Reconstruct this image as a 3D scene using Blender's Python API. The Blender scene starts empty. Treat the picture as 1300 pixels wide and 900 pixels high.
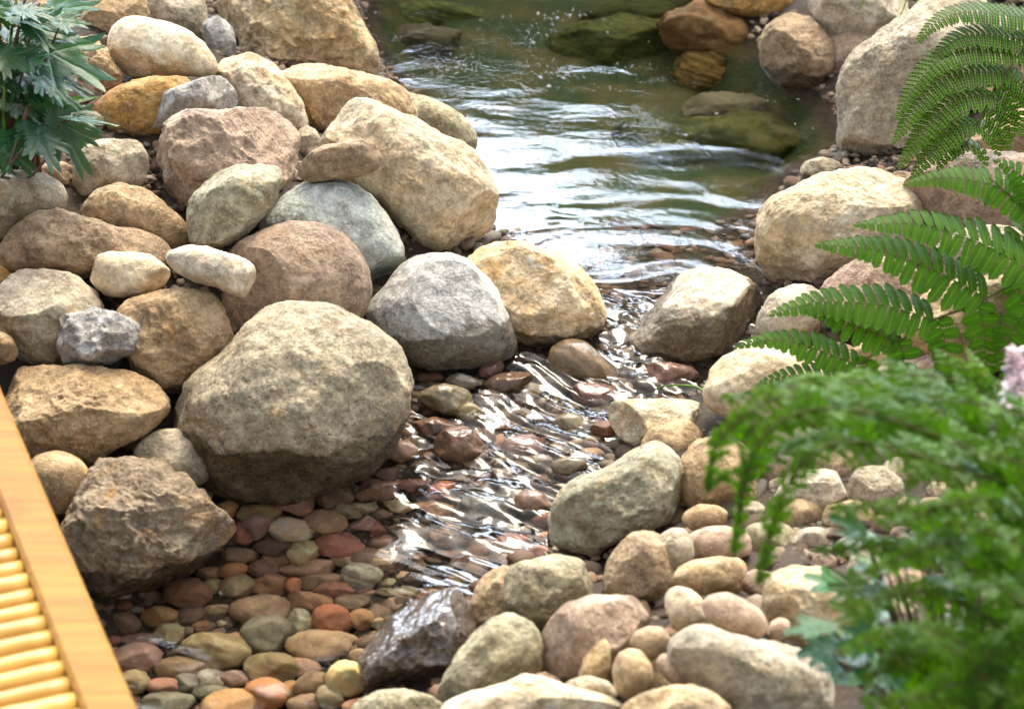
import bpy, bmesh, math, random
import numpy as np
from mathutils import Vector, Matrix

# ------------------------------------------------------------------ camera, sky, sun, exposure
SC = bpy.context.scene
COL = SC.collection
PITCH, DIST, LENS = math.radians(30), 4.6, 85.0
FPX = LENS / 36 * 1300
CAM = np.array([0.0, -DIST * math.cos(PITCH), DIST * math.sin(PITCH)])
RT = np.array([1.0, 0, 0])
UP = np.array([0, math.sin(PITCH), math.cos(PITCH)])
FW = np.array([0, math.cos(PITCH), -math.sin(PITCH)])
cd = bpy.data.cameras.new('camera')
cam = bpy.data.objects.new('camera', cd)
COL.objects.link(cam)
cam.location = CAM
cam.rotation_euler = (math.pi / 2 - PITCH, 0, 0)
cd.lens = LENS
cd.clip_start, cd.clip_end = 0.05, 500
cd.dof.use_dof = True
cd.dof.focus_distance = 4.55
cd.dof.aperture_fstop = 4.7
SC.camera = cam

SUN_EL, SUN_AZ = math.radians(54), math.radians(14)      # azimuth from +y towards +x
ADDED_CLOUD = 60.0
w = bpy.data.worlds.new('World')
SC.world = w
w.use_nodes = True
wn, wl = w.node_tree.nodes, w.node_tree.links
wn.clear()
sky = wn.new('ShaderNodeTexSky')
sky.sky_type = 'NISHITA'
sky.sun_disc = False
sky.sun_elevation = SUN_EL
sky.sun_rotation = SUN_AZ
sky.air_density, sky.dust_density, sky.ozone_density = 1.0, 4.0, 1.0
hs = wn.new('ShaderNodeHueSaturation')
hs.inputs['Saturation'].default_value = 0.45            # thin white cloud
bg = wn.new('ShaderNodeBackground')
bg.inputs['Strength'].default_value = 0.15
wo = wn.new('ShaderNodeOutputWorld')
wl.new(sky.outputs[0], hs.inputs['Color'])
# bright cloud bank added to the sky beyond the trees for white water reflections
tcw = wn.new('ShaderNodeTexCoord')
sxw = wn.new('ShaderNodeSeparateXYZ')
wl.new(tcw.outputs['Generated'], sxw.inputs[0])
def mr(sock, a, b):
    x = wn.new('ShaderNodeMapRange')
    x.interpolation_type = 'SMOOTHSTEP'
    wl.new(sock, x.inputs[0])
    x.inputs[1].default_value, x.inputs[2].default_value = a, b
    return x.outputs[0]
def mul(a, b):
    x = wn.new('ShaderNodeMath')
    x.operation = 'MULTIPLY'
    wl.new(a, x.inputs[0])
    if isinstance(b, float):
        x.inputs[1].default_value = b
    else:
        wl.new(b, x.inputs[1])
    return x.outputs[0]
cn = wn.new('ShaderNodeTexNoise')
wl.new(tcw.outputs['Generated'], cn.inputs['Vector'])
cn.inputs['Scale'].default_value = 5.0
cn.inputs['Detail'].default_value = 6.0
added_cloud = mul(mul(mr(sxw.outputs[2], .82, .66), mr(sxw.outputs[1], .62, .80)), mr(cn.outputs['Fac'], .34, .50))
cmix = wn.new('ShaderNodeMix')
cmix.data_type = 'RGBA'
wl.new(mul(added_cloud, 1.0), cmix.inputs[0])
wl.new(hs.outputs[0], cmix.inputs[6])
cmix.inputs[7].default_value = (ADDED_CLOUD * .78, ADDED_CLOUD * .93, ADDED_CLOUD * 1.16, 1)
wl.new(cmix.outputs[2], bg.inputs['Color'])
wl.new(bg.outputs[0], wo.inputs['Surface'])

sl = bpy.data.lights.new('sun', 'SUN')
sun = bpy.data.objects.new('sun', sl)
COL.objects.link(sun)
sl.energy = 1.5
sl.angle = math.radians(19)
sl.color = (1.0, 0.86, 0.62)
sdir = Vector((math.sin(SUN_AZ) * math.cos(SUN_EL), math.cos(SUN_AZ) * math.cos(SUN_EL), math.sin(SUN_EL)))
sun.rotation_euler = sdir.to_track_quat('Z', 'Y').to_euler()
sun.location = (0, 5, 8)

SC.view_settings.view_transform = 'Standard'
SC.view_settings.look = 'None'
SC.view_settings.exposure = 1.5
SC.view_settings.gamma = 1
SC.cycles.use_denoising = True
SC.cycles.max_bounces = 10
SC.cycles.sample_clamp_indirect = 6
SC.cycles.caustics_refractive = True
SC.cycles.caustics_reflective = False

# ------------------------------------------------------------------ maths helpers
def rays(px, py):
    px, py = np.asarray(px, float), np.asarray(py, float)
    d = FW + np.multiply.outer((px - 650) / FPX, RT) - np.multiply.outer((py - 450) / FPX, UP)
    return d                                             # d . FW == 1: t is depth along the view axis

def at(px, py, t):
    return CAM + rays(px, py) * t

def on_plane(px, py, z):
    d = rays(px, py)
    return CAM + d * ((z - CAM[2]) / d[..., 2])[..., None]

def smooth(a, b, x):
    t = np.clip((x - a) / (b - a), 0, 1)
    return t * t * (3 - 2 * t)

def hash3(i, j, k, s):
    with np.errstate(over='ignore'):
        h = (i.astype(np.uint32) * np.uint32(374761393)) ^ (j.astype(np.uint32) * np.uint32(668265263)) ^ (k.astype(np.uint32) * np.uint32(2246822519)) ^ np.uint32((s * 3266489917 + 12345) & 0xffffffff)
        h = (h ^ (h >> np.uint32(13))) * np.uint32(1274126177)
        h = (h ^ (h >> np.uint32(16))) * np.uint32(2654435761)
        h = h ^ (h >> np.uint32(15))
    return h.astype(np.float64) / 4294967295.0 * 2 - 1

def vnoise(p, s=0):
    f = np.floor(p)
    u = p - f
    u = u * u * u * (u * (u * 6 - 15) + 10)
    i = f.astype(np.int64)
    out = 0
    for a in (0, 1):
        for b in (0, 1):
            for c in (0, 1):
                wgt = (u[:, 0] if a else 1 - u[:, 0]) * (u[:, 1] if b else 1 - u[:, 1]) * (u[:, 2] if c else 1 - u[:, 2])
                out = out + wgt * hash3(i[:, 0] + a, i[:, 1] + b, i[:, 2] + c, s)
    return out

ROTM = np.array([[0.36, 0.48, -0.8], [-0.8, 0.6, 0], [0.48, 0.64, 0.6]])
def fbm(p, octv=4, s=0, gain=0.5, ridged=False):
    out, a = 0, 1.0
    for o in range(octv):
        n = vnoise(p, s + o)
        out = out + a * ((1 - 2 * np.abs(n)) if ridged else n)
        p = (p @ ROTM.T) * 2.03 + 11.7
        a *= gain
    return out

# ------------------------------------------------------------------ water line and terrain
Z_UP = 0.075
def zwater(y):
    return Z_UP * smooth(-0.62, 0.12, y)

WPX = [(20, 1010), (30, 860), (60, 745), (105, 665), (190, 630), (255, 622), (330, 608), (420, 590), (500, 550), (528, 480), (600, 462), (655, 445), (700, 425),
       (700, 395), (640, 345), (600, 325), (615, 270), (590, 200), (500, 140), (468, 90), (445, -40), (440, -170), (905, -170), (890, -10), (950, 80),
       (1000, 125), (1050, 165), (1085, 215), (1010, 262), (968, 330), (985, 385), (985, 432), (935, 488), (890, 520), (800, 565), (715, 640),
       (700, 700), (640, 740), (585, 770), (510, 815), (470, 870), (455, 1010)]
WP = on_plane([p[0] for p in WPX], [p[1] for p in WPX], 0.0)[:, :2]

def sdist(x, y):
    """signed distance to the edge of the water: negative in the water"""
    p = np.stack([np.ravel(x), np.ravel(y)], 1)
    best = np.full(len(p), 1e9)
    inside = np.zeros(len(p), bool)
    for i in range(len(WP)):
        a, b = WP[i], WP[(i + 1) % len(WP)]
        ab = b - a
        t = np.clip(((p - a) @ ab) / (ab @ ab), 0, 1)
        best = np.minimum(best, np.linalg.norm(p - a - t[:, None] * ab, axis=1))
        c = ((a[1] > p[:, 1]) != (b[1] > p[:, 1]))
        xi = a[0] + (p[:, 1] - a[1]) / (b[1] - a[1] + 1e-12) * (b[0] - a[0])
        inside ^= c & (p[:, 0] < xi)
    return np.where(inside, -best, best).reshape(np.shape(x))

def height(x, y):
    x, y = np.asarray(x, float), np.asarray(y, float)
    d = sdist(x, y)
    zw = zwater(y)
    depth = 0.13 - 0.10 * smooth(-0.66, -0.42, y) + 0.02 * smooth(0.05, 0.3, y) + 0.18 * smooth(0.35, 1.0, y)
    bed = zw - depth * smooth(0.0, 0.16, -d)
    left = x < np.interp(y, [-1.2, -0.6, 0, 0.6, 1.6], [-0.3, -0.1, 0.12, 0.2, 0.1])
    slope = np.where(left, 0.50, 0.40)
    top = np.where(left, 0.52, 0.34)
    q = slope * np.maximum(d, 0) / top
    bank = zw + 0.01 * smooth(0, 0.03, d) + top * (1 - np.exp(-q * 1.05))
    return np.where(d < 0, bed, bank)

def hit(px, py, lift=0.0):
    """depth t at which the ray through a pixel stands `lift` above the terrain"""
    d = rays(px, py)
    t = np.arange(2.0, 9.0, 0.008)
    p = CAM + t[:, None] * d
    f = p[:, 2] - height(p[:, 0], p[:, 1]) - lift
    i = np.argmax(f < 0)
    if f[i] >= 0:
        return 7.0
    return float(t[i] - 0.008 * (-f[i]) / max(f[i - 1] - f[i], 1e-9)) if i else 2.0

def hit_bed(px, py, lift=0.0):
    """where a ray that bends at the water's surface stands `lift` above the bed; and its depth"""
    d = rays(px, py)
    t = np.arange(2.5, 8, 0.008)
    p = CAM + t[:, None] * d
    f = p[:, 2] - zwater(p[:, 1])
    i = int(np.argmax(f < 0))
    q = p[i]
    u = d / np.linalg.norm(d)
    h = np.array([u[0], u[1], 0]) / 1.333
    v = h.copy()
    v[2] = -math.sqrt(max(1 - h @ h, 0))
    s = np.arange(0, 0.8, 0.002)
    r = q + s[:, None] * v
    g = r[:, 2] - height(r[:, 0], r[:, 1]) - lift
    j = int(np.argmax(g < 0))
    if g[0] < 0:                                         # stands out of the water
        t0 = hit(px, py, lift)
        return CAM + d * t0, t0
    return r[j], float((r[j] - CAM) @ FW)

# ------------------------------------------------------------------ object helpers
def tag(o, label=None, cat=None, group=None, kind=None):
    if label: o['label'] = label
    if cat: o['category'] = cat
    if group: o['group'] = group
    if kind: o['kind'] = kind
    return o

def mesh_obj(name, v, f, mats, parent=None, smooth_=True, uv=None, midx=None, loc=None):
    me = bpy.data.meshes.new(name)
    v = np.asarray(v, float)
    if loc is not None:
        v = v - np.asarray(loc)
    me.from_pydata(v.tolist(), [], [tuple(int(i) for i in q) for q in f])
    if uv is not None:
        ul = me.uv_layers.new(name='uv')
        li = np.empty(len(me.loops), np.int32)
        me.loops.foreach_get('vertex_index', li)
        ul.data.foreach_set('uv', np.asarray(uv, float)[li].ravel())
    me.polygons.foreach_set('use_smooth', np.full(len(me.polygons), smooth_))
    for m in (mats if isinstance(mats, (list, tuple)) else [mats]):
        me.materials.append(m)
    if midx is not None:
        me.polygons.foreach_set('material_index', np.asarray(midx, np.int32))
    me.update()
    o = bpy.data.objects.new(name, me)
    COL.objects.link(o)
    if parent is not None:
        o.parent = parent
    elif loc is not None:
        o.location = [float(c) for c in loc]
    return o

def empty(name, loc=(0, 0, 0)):
    o = bpy.data.objects.new(name, None)
    o.empty_display_size = 0.05
    COL.objects.link(o)
    o.location = [float(c) for c in loc]
    return o

def tube(pts, rad, n=6):
    """verts and faces of a round tube through points"""
    pts = np.asarray(pts, float)
    rad = np.broadcast_to(np.asarray(rad, float), (len(pts),))
    v, f = [], []
    for i, p in enumerate(pts):
        t = pts[min(i + 1, len(pts) - 1)] - pts[max(i - 1, 0)]
        t = t / (np.linalg.norm(t) + 1e-12)
        a = np.cross(t, [0.1, 0.2, 1.0] if abs(t[2]) < 0.9 else [1.0, 0, 0.1])
        a /= np.linalg.norm(a)
        b = np.cross(t, a)
        for k in range(n):
            ang = 2 * math.pi * k / n
            v.append(p + rad[i] * (math.cos(ang) * a + math.sin(ang) * b))
    for i in range(len(pts) - 1):
        for k in range(n):
            f.append((i * n + k, i * n + (k + 1) % n, (i + 1) * n + (k + 1) % n, (i + 1) * n + k))
    f.append(tuple(range(n))[::-1])
    f.append(tuple((len(pts) - 1) * n + k for k in range(n)))
    return v, f

def curve_pts(pts, n):
    """a smooth curve through points (Catmull-Rom), n samples"""
    p = np.asarray(pts, float)
    if len(p) == 2:
        return p[0] + np.linspace(0, 1, n)[:, None] * (p[1] - p[0])
    q = np.vstack([2 * p[0] - p[1], p, 2 * p[-1] - p[-2]])
    out = []
    for s in np.linspace(0, len(p) - 1 - 1e-9, n):
        i = int(s)
        u = s - i
        a, b, c, d = q[i:i + 4]
        out.append(0.5 * (2 * b + (c - a) * u + (2 * a - 5 * b + 4 * c - d) * u * u + (3 * b - a - 3 * c + d) * u ** 3))
    return np.array(out)

# ------------------------------------------------------------------ material helpers
class NT:
    def __init__(s, name):
        s.m = bpy.data.materials.new(name)
        s.m.use_nodes = True
        s.n, s.l = s.m.node_tree.nodes, s.m.node_tree.links
        s.n.clear()
        s.out = s.n.new('ShaderNodeOutputMaterial')
    def add(s, t, **kw):
        x = s.n.new('ShaderNode' + t)
        for k, v in kw.items():
            setattr(x, k, v)
        return x
    def put(s, sock, v):
        if isinstance(v, bpy.types.NodeSocket):
            s.l.new(v, sock)
        else:
            sock.default_value = v
    def noise(s, vec, scale, detail=4, rough=0.55, dist=0.0):
        x = s.add('TexNoise')
        s.put(x.inputs['Vector'], vec)
        x.inputs['Scale'].default_value = scale
        x.inputs['Detail'].default_value = detail
        x.inputs['Roughness'].default_value = rough
        x.inputs['Distortion'].default_value = dist
        return x.outputs['Fac']
    def ramp(s, fac, a, b, lo=0.0, hi=1.0):
        x = s.add('MapRange', interpolation_type='SMOOTHSTEP')
        s.put(x.inputs['Value'], fac)
        for k, v in zip(('From Min', 'From Max', 'To Min', 'To Max'), (a, b, lo, hi)):
            s.put(x.inputs[k], v)
        return x.outputs[0]
    def mix(s, fac, a, b, mode='MIX'):
        x = s.add('Mix', data_type='RGBA', blend_type=mode)
        s.put(x.inputs[0], fac)
        s.put(x.inputs[6], a if isinstance(a, bpy.types.NodeSocket) else tuple(a)[:3] + (1,))
        s.put(x.inputs[7], b if isinstance(b, bpy.types.NodeSocket) else tuple(b)[:3] + (1,))
        return x.outputs[2]
    def math(s, op, a, b=0.0):
        x = s.add('Math', operation=op)
        s.put(x.inputs[0], a)
        s.put(x.inputs[1], b)
        return x.outputs[0]
    def scalev(s, col, k):
        x = s.add('VectorMath', operation='SCALE')
        s.put(x.inputs[0], col)
        s.put(x.inputs['Scale'], k)
        return x.outputs[0]
    def coord(s, kind='Object', shift=None):
        tc = s.add('TexCoord')
        v = tc.outputs[kind]
        x = s.add('VectorMath', operation='ADD')
        s.put(x.inputs[0], v)
        if shift is None:
            oi = s.add('ObjectInfo')
            y = s.add('VectorMath', operation='SCALE')
            cx = s.add('CombineXYZ')
            for i, k in enumerate((1.0, 7.3, 13.7)):
                s.put(cx.inputs[i], s.math('MULTIPLY', oi.outputs['Random'], k))
            s.put(y.inputs[0], cx.outputs[0])
            y.inputs['Scale'].default_value = 10.0
            s.put(x.inputs[1], y.outputs[0])
            s.rnd = oi.outputs['Random']
        else:
            x.inputs[1].default_value = shift
        return x.outputs[0]
    def bump(s, h, strength, dist, normal=None):
        x = s.add('Bump')
        x.inputs['Strength'].default_value = strength
        x.inputs['Distance'].default_value = dist
        s.put(x.inputs['Height'], h)
        if normal is not None:
            s.put(x.inputs['Normal'], normal)
        return x.outputs[0]
    def principled(s, col, rough, normal=None, spec=0.4):
        x = s.add('BsdfPrincipled')
        s.put(x.inputs['Base Color'], col if isinstance(col, bpy.types.NodeSocket) else tuple(col)[:3] + (1,))
        s.put(x.inputs['Roughness'], rough)
        x.inputs['Specular IOR Level'].default_value = spec
        if normal is not None:
            s.put(x.inputs['Normal'], normal)
        return x
    def done(s, bsdf):
        s.l.new(bsdf.outputs[0], s.out.inputs['Surface'])
        return s.m

# c1, c2: body colours; c3: stain; amount of stain; dark specks; bump
STONES = {
    'cream':  ((.70, .60, .45), (.55, .44, .29), (.46, .30, .14), .55, .4, .9),
    'pale':   ((.64, .56, .44), (.48, .40, .29), (.42, .29, .16), .5, .5, 1.1),
    'golden': ((.70, .56, .37), (.56, .40, .225), (.44, .25, .09), .65, .6, 1.6),
    'ochre':  ((.58, .38, .17), (.46, .26, .10), (.60, .50, .36), .55, .55, 1.4),
    'sandy':  ((.80, .68, .50), (.68, .51, .31), (.50, .29, .10), .6, .5, 1.5),
    'greybrown': ((.50, .41, .30), (.32, .25, .175), (.52, .30, .11), .6, .8, 1.5),
    'tan':    ((.54, .41, .26), (.40, .285, .17), (.46, .27, .11), .65, .55, 1.2),
    'brown':  ((.45, .34, .225), (.31, .23, .15), (.46, .31, .18), .55, .7, 1.2),
    'pink':   ((.53, .405, .305), (.40, .285, .205), (.54, .43, .33), .55, .7, 1.3),
    'rose':   ((.38, .29, .21), (.28, .205, .15), (.34, .23, .14), .5, .9, 1.3),
    'grey':   ((.53, .46, .35), (.39, .33, .235), (.44, .31, .17), .55, .7, 1.2),
    'bluegrey': ((.53, .52, .475), (.41, .405, .38), (.44, .37, .26), .4, 1.1, 1.2),
    'bluegreen': ((.47, .485, .43), (.35, .375, .335), (.52, .44, .32), .5, .7, .9),
    'olive':  ((.46, .41, .28), (.32, .28, .18), (.50, .41, .26), .55, .7, 1.1),
    'granite': ((.54, .47, .34), (.38, .325, .235), (.50, .33, .16), .55, 1.3, 1.3),
    'palegreen': ((.56, .52, .38), (.41, .38, .27), (.50, .34, .16), .65, .8, 1.6),
    'slate':  ((.64, .62, .58), (.40, .37, .32), (.36, .27, .16), .5, .9, 2.2),
    'wetdark': ((.115, .088, .062), (.15, .095, .055), (.18, .09, .035), .6, .7, 1.6),
}

def stone_mat(key, r, seed, wet=None, bumpk=1.0):
    c1, c2, c3, st, spk, bk = STONES[key]
    rnd = random.Random(seed)
    def sat(c, k=1.18 if key not in ('slate', 'bluegrey', 'bluegreen', 'wetdark') else 1.08):
        g = .3 * c[0] + .6 * c[1] + .1 * c[2]
        return tuple(max(.01, g + (q - g) * k) for q in c)
    c1, c2, c3 = sat(c1), sat(c2), sat(c3)
    jit = [rnd.uniform(.93, 1.07) for _ in range(2)]
    c1 = tuple(c * jit[0] for c in c1)
    c2 = tuple(c * jit[1] for c in c2)
    t = NT('stone_' + key)
    v = t.coord('Object', (rnd.uniform(0, 40), rnd.uniform(0, 40), rnd.uniform(0, 40)))
    big = t.noise(v, 0.75 / r, 5, .6, .6)
    col = t.mix(t.ramp(big, .36, .64), c1, c2)
    stn = t.noise(v, 1.1 / r, 6, .62, 1.2)
    col = t.mix(t.ramp(stn, .54, .68, 0, st), col, c3)
    mid = t.noise(v, 34, 8, .68)
    col = t.mix(1.0, col, t.scalev(t.mix(t.ramp(mid, .3, .7), (.60, .585, .57), (1.30, 1.28, 1.26)), 1.0), 'MULTIPLY')
    fine = t.noise(v, 190, 3, .7)
    patch = t.ramp(t.noise(v, 1.6 / r, 3, .6, .5), .38, .62, .35, 1.0)
    col = t.mix(t.math('MULTIPLY', patch, t.ramp(fine, .54, .66, 0, min(1, .8 * spk))), col, tuple(c * .35 for c in c2))
    col = t.mix(t.ramp(fine, .44, .33, 0, .6), col, tuple(min(.75, c * 1.45) for c in c1))
    grit = t.noise(v, 75, 2, .5)
    col = t.mix(t.ramp(grit, .58, .68, 0, .5 * spk), col, tuple(c * .5 for c in c3))
    lich = t.noise(v, 16, 5, .65, .8)
    col = t.mix(t.ramp(lich, .62, .70, 0, .4), col, tuple(min(.7, c * 1.25 + .04) for c in c1))
    veins = t.noise(v, 9, 4, .6, 2.5)
    vein = t.math('ABSOLUTE', t.math('SUBTRACT', veins, .5))
    col = t.mix(t.math('MULTIPLY', t.ramp(vein, .010, .0, 0, .55), t.ramp(big, .45, .55)), col, tuple(c * .4 for c in c2))
    pl = t.noise(v, .9 / r, 7, .72, .4)
    col = t.mix(t.ramp(pl, .57, .66, 0, .55), col, tuple(min(.8, c * 1.35 + .05) for c in c1))
    col = t.mix(t.ramp(pl, .43, .34, 0, .45), col, tuple(c * .55 for c in c2))
    rough = .78
    if wet is not None:
        g = t.add('NewGeometry')
        sx = t.add('SeparateXYZ')
        t.put(sx.inputs[0], g.outputs['Position'])
        wob = t.math('MULTIPLY', t.math('SUBTRACT', t.noise(v, 9, 5, .6), .5), .11)
        z = t.math('ADD', sx.outputs[2], wob)
        mask = t.ramp(z, wet + .004, wet - .006)
        col = t.mix(mask, col, t.mix(1.0, col, (.34, .31, .26), 'MULTIPLY'))
        rough = t.ramp(mask, 0, 1, .78, .2)
    if key == 'wetdark':
        rough = t.ramp(mid, .3, .7, .12, .4)
    h = t.noise(v, 26, 10, .66)
    n = t.bump(h, min(1, .7 * bk * bumpk), .022)
    n = t.bump(t.noise(v, 62, 6, .7), min(1, .55 * bk * bumpk), .009, n)
    h2 = t.math('ADD', t.noise(v, 150, 4, .7), t.math('MULTIPLY', t.ramp(vein, .0, .02), .6))
    n = t.bump(h2, min(1, .5 * bk * bumpk), .004, n)
    b = t.principled(col, rough, n, .35 if key != 'wetdark' else .8)
    if key == 'wetdark':
        b.inputs['Coat Weight'].default_value = 1.0
        b.inputs['Coat Roughness'].default_value = .06
    return t.done(b)

PEB = {
    'redbrown': ((.19, .098, .065), (.13, .07, .048)), 'orange': ((.29, .145, .07), (.20, .105, .055)),
    'gold': ((.32, .215, .10), (.24, .16, .075)), 'tan': ((.27, .205, .125), (.20, .15, .09)),
    'cream': ((.36, .30, .21), (.28, .22, .15)), 'brown': ((.20, .138, .092), (.135, .094, .064)),
    'darkbrown': ((.10, .072, .052), (.07, .05, .037)), 'olive': ((.22, .168, .10), (.15, .112, .068)),
    'green': ((.14, .14, .10), (.098, .098, .072)), 'grey': ((.19, .175, .145), (.125, .118, .10)),
    'mauve': ((.19, .13, .105), (.13, .09, .075)), 'pinkish': ((.26, .15, .105), (.18, .105, .075)),
    'moss': ((.042, .046, .012), (.020, .027, .009)), 'umber': ((.15, .092, .052), (.10, .062, .036)),
    'mustard': ((.12, .075, .024), (.07, .046, .015)), 'murk': ((.06, .056, .036), (.07, .066, .042)),
}
PMAT = {}
def pebble_mat(key, wet=True):                           # wet: True shiny, 'under' below the water, False dry
    if (key, wet) in PMAT:
        return PMAT[key, wet]
    c1, c2 = PEB[key]
    if not wet:
        c1, c2 = (tuple(min(.6, c * 1.7 + .05) for c in q) for q in (c1, c2))
    if wet == 'under':
        c1, c2 = (tuple(c * k for c, k in zip(q, (1.75, 1.62, 1.5))) for q in (c1, c2))
    t = NT('pebble_' + key + ({True: '_wet', 'under': '_sunken', False: '_dry'}[wet]))
    v = t.coord('Object')
    col = t.mix(t.ramp(t.noise(v, 22, 4, .6, .8), .35, .65), c1, c2)
    wv = t.add('TexWave', wave_type='BANDS', bands_direction='DIAGONAL')
    t.put(wv.inputs['Vector'], v)
    wv.inputs['Scale'].default_value = 14
    wv.inputs['Distortion'].default_value = 7
    wv.inputs['Detail'].default_value = 3
    band = t.math('MULTIPLY', t.ramp(wv.outputs['Fac'], .55, .9), t.ramp(t.rnd, .45, .75, 0, .45))
    col = t.mix(band, col, tuple(min(.5, c * 1.7) for c in c1))
    col = t.mix(t.ramp(t.noise(v, 60, 6, .7), .55, .72, 0, .6), col, tuple(c * .45 for c in c2))
    col = t.mix(t.ramp(t.noise(v, 200, 2, .6), .60, .70, 0, .5), col, tuple(min(.6, c * 1.8) for c in c1))
    hs_ = t.add('HueSaturation')
    t.put(hs_.inputs['Color'], col)
    t.put(hs_.inputs['Hue'], t.ramp(t.rnd, 0, 1, .485, .515))
    t.put(hs_.inputs['Value'], t.ramp(t.math('FRACT', t.math('MULTIPLY', t.rnd, 7.7)), 0, 1, .7, 1.3))
    n = t.bump(t.noise(v, 55, 7, .62), .3 if wet else .4, .005)
    PMAT[key, wet] = t.done(t.principled(hs_.outputs[0], t.ramp(t.noise(v, 30, 3), .3, .7, .10, .28) if wet is True else .72, n, .5 if wet is True else .12))
    return PMAT[key, wet]

# ------------------------------------------------------------------ stones
_ICO = {}
def ico(level):
    if level not in _ICO:
        bm = bmesh.new()
        bmesh.ops.create_icosphere(bm, subdivisions=level, radius=1)
        bm.verts.ensure_lookup_table()
        _ICO[level] = (np.array([q.co[:] for q in bm.verts]), [tuple(x.index for x in f.verts) for f in bm.faces])
        bm.free()
    return _ICO[level]

def poly_radius(pts, n=256, sig=1.6):
    p = np.asarray(pts, float)
    q = np.roll(p, -1, 0)
    cr = p[:, 0] * q[:, 1] - q[:, 0] * p[:, 1]
    A = cr.sum() / 2
    c = ((p + q) * cr[:, None]).sum(0) / (6 * A)
    th = np.arange(n) * 2 * math.pi / n
    R = np.zeros(n)
    for i, a in enumerate(th):
        d = np.array([math.cos(a), -math.sin(a)])       # pixel y runs down
        e = q - p
        den = d[0] * e[:, 1] - d[1] * e[:, 0]
        den = np.where(np.abs(den) < 1e-9, 1e-9, den)
        r = p - c
        tt = (r[:, 0] * e[:, 1] - r[:, 1] * e[:, 0]) / den
        uu = (r[:, 0] * d[1] - r[:, 1] * d[0]) / den
        ok = (uu >= -1e-6) & (uu <= 1 + 1e-6) & (tt > 0)
        R[i] = tt[ok].max() if ok.any() else R[i - 1]
    F = np.fft.rfft(R)
    k = np.arange(len(F))
    Rs = np.fft.irfft(F * np.exp(-(k / (n / (2 * math.pi * sig) / 2.2)) ** 2), n)
    Rlow = np.fft.irfft(F * np.exp(-(k / 2.6) ** 2), n)
    return c, abs(A), Rs, Rlow

def stone_mesh(outline, s, seed, dfac=.9, amp=.045, facets=4, level=6, ridged=False, cut=(.74, .92)):
    """a stone whose outline, seen from the camera, is the polygon; metres round its centre in camera axes turned into world axes"""
    rng = np.random.default_rng(seed)
    c, A, R, Rl = poly_radius(outline)
    V, F = ico(level)
    a, b, z = V[:, 0], V[:, 1], V[:, 2]
    rho = np.sqrt(a * a + b * b)
    th = np.mod(np.arctan2(b, a), 2 * math.pi)
    x = th / (2 * math.pi) * len(R)
    i = np.floor(x).astype(int) % len(R)
    u = x - np.floor(x)
    j = (i + 1) % len(R)
    Rt, Rlt = R[i] * (1 - u) + R[j] * u, Rl[i] * (1 - u) + Rl[j] * u
    wgt = smooth(.45, 1.0, rho)
    rad = (Rlt * (1 - wgt) + Rt * wgt) * s
    r0 = math.sqrt(A / math.pi) * s
    half_h = (R * np.abs(np.sin(np.arange(len(R)) * 2 * math.pi / len(R)))).max() * s
    half_w = (R * np.abs(np.cos(np.arange(len(R)) * 2 * math.pi / len(R)))).max() * s
    Dp = dfac * (0.5 * r0 + 0.5 * min(half_h, half_w) * 1.1)
    P = np.stack([rho * rad * np.cos(th), rho * rad * np.sin(th), np.sign(z) * np.abs(z) ** .88 * Dp], 1)
    for _ in range(facets):
        nv = rng.normal(size=3)
        nv[2] = abs(nv[2]) * .9 + .35
        nv /= np.linalg.norm(nv)
        dt = P @ nv
        lim = dt.max() * rng.uniform(*cut)
        P = P - np.maximum(dt - lim, 0)[:, None] * nv * .93
    N = P / (np.linalg.norm(P, axis=1)[:, None] + 1e-9)
    q = P / r0
    off = rng.uniform(0, 50, 3)
    front = .35 + .65 * (1 - wgt)
    disp = fbm(q * 1.1 + off, 2, seed) * amp * 1.2 * front
    disp += fbm(q * 3.0 + off, 5, seed + 7, .58) * amp * .8
    if ridged:
        disp += (fbm(q * 2.0 + off, 4, seed + 3, .55, True) - .4) * amp * 1.2 * front
    P = P + N * (disp * r0)[:, None]
    W = P[:, :1] * RT + P[:, 1:2] * UP - P[:, 2:3] * FW
    return W, F, c, r0, half_h

PLACED = []
def stone(label, cat, outline, key, k=.62, tw=0.0, wet=None, group=None, seed=None, mat=None, lift=0.0, name=None, bumpk=1.0, **kw):
    seed = seed if seed is not None else (len(PLACED) * 37 + 11)
    c, A, R, Rl = poly_radius(outline)
    hh = (R * np.abs(np.sin(np.arange(len(R)) * 2 * math.pi / len(R)))).max()
    t = 4.6
    for _ in range(3):
        t = hit(c[0], c[1], k * hh * t / FPX * .866 + lift)
    t -= tw
    if math.sqrt(A / math.pi) * t / FPX > .10:
        kw.setdefault('level', 7)
    W, F, c, r0, _ = stone_mesh(outline, t / FPX, seed, **kw)
    C0 = at(c[0], c[1], t)
    m = mat or stone_mat(key, r0, seed, wet, bumpk * (.6 if kw.get('facets', 4) <= 2 else .95))
    o = mesh_obj(name or cat, W, F, m)
    o.location = C0
    tag(o, label, cat, group)
    PLACED.append((o, C0, r0))
    return o
# ------------------------------------------------------------------ ground: one sheet to the horizon
def axis(a, b, step, far):
    core = list(np.arange(a, b + 1e-6, step))
    out, s = [], step
    x = b
    while x < far:
        s *= 1.35
        x += s
        out.append(x)
    pre, s, x = [], step, a
    while x > -far:
        s *= 1.35
        x -= s
        pre.append(x)
    return np.array(pre[::-1] + core + out)

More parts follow.
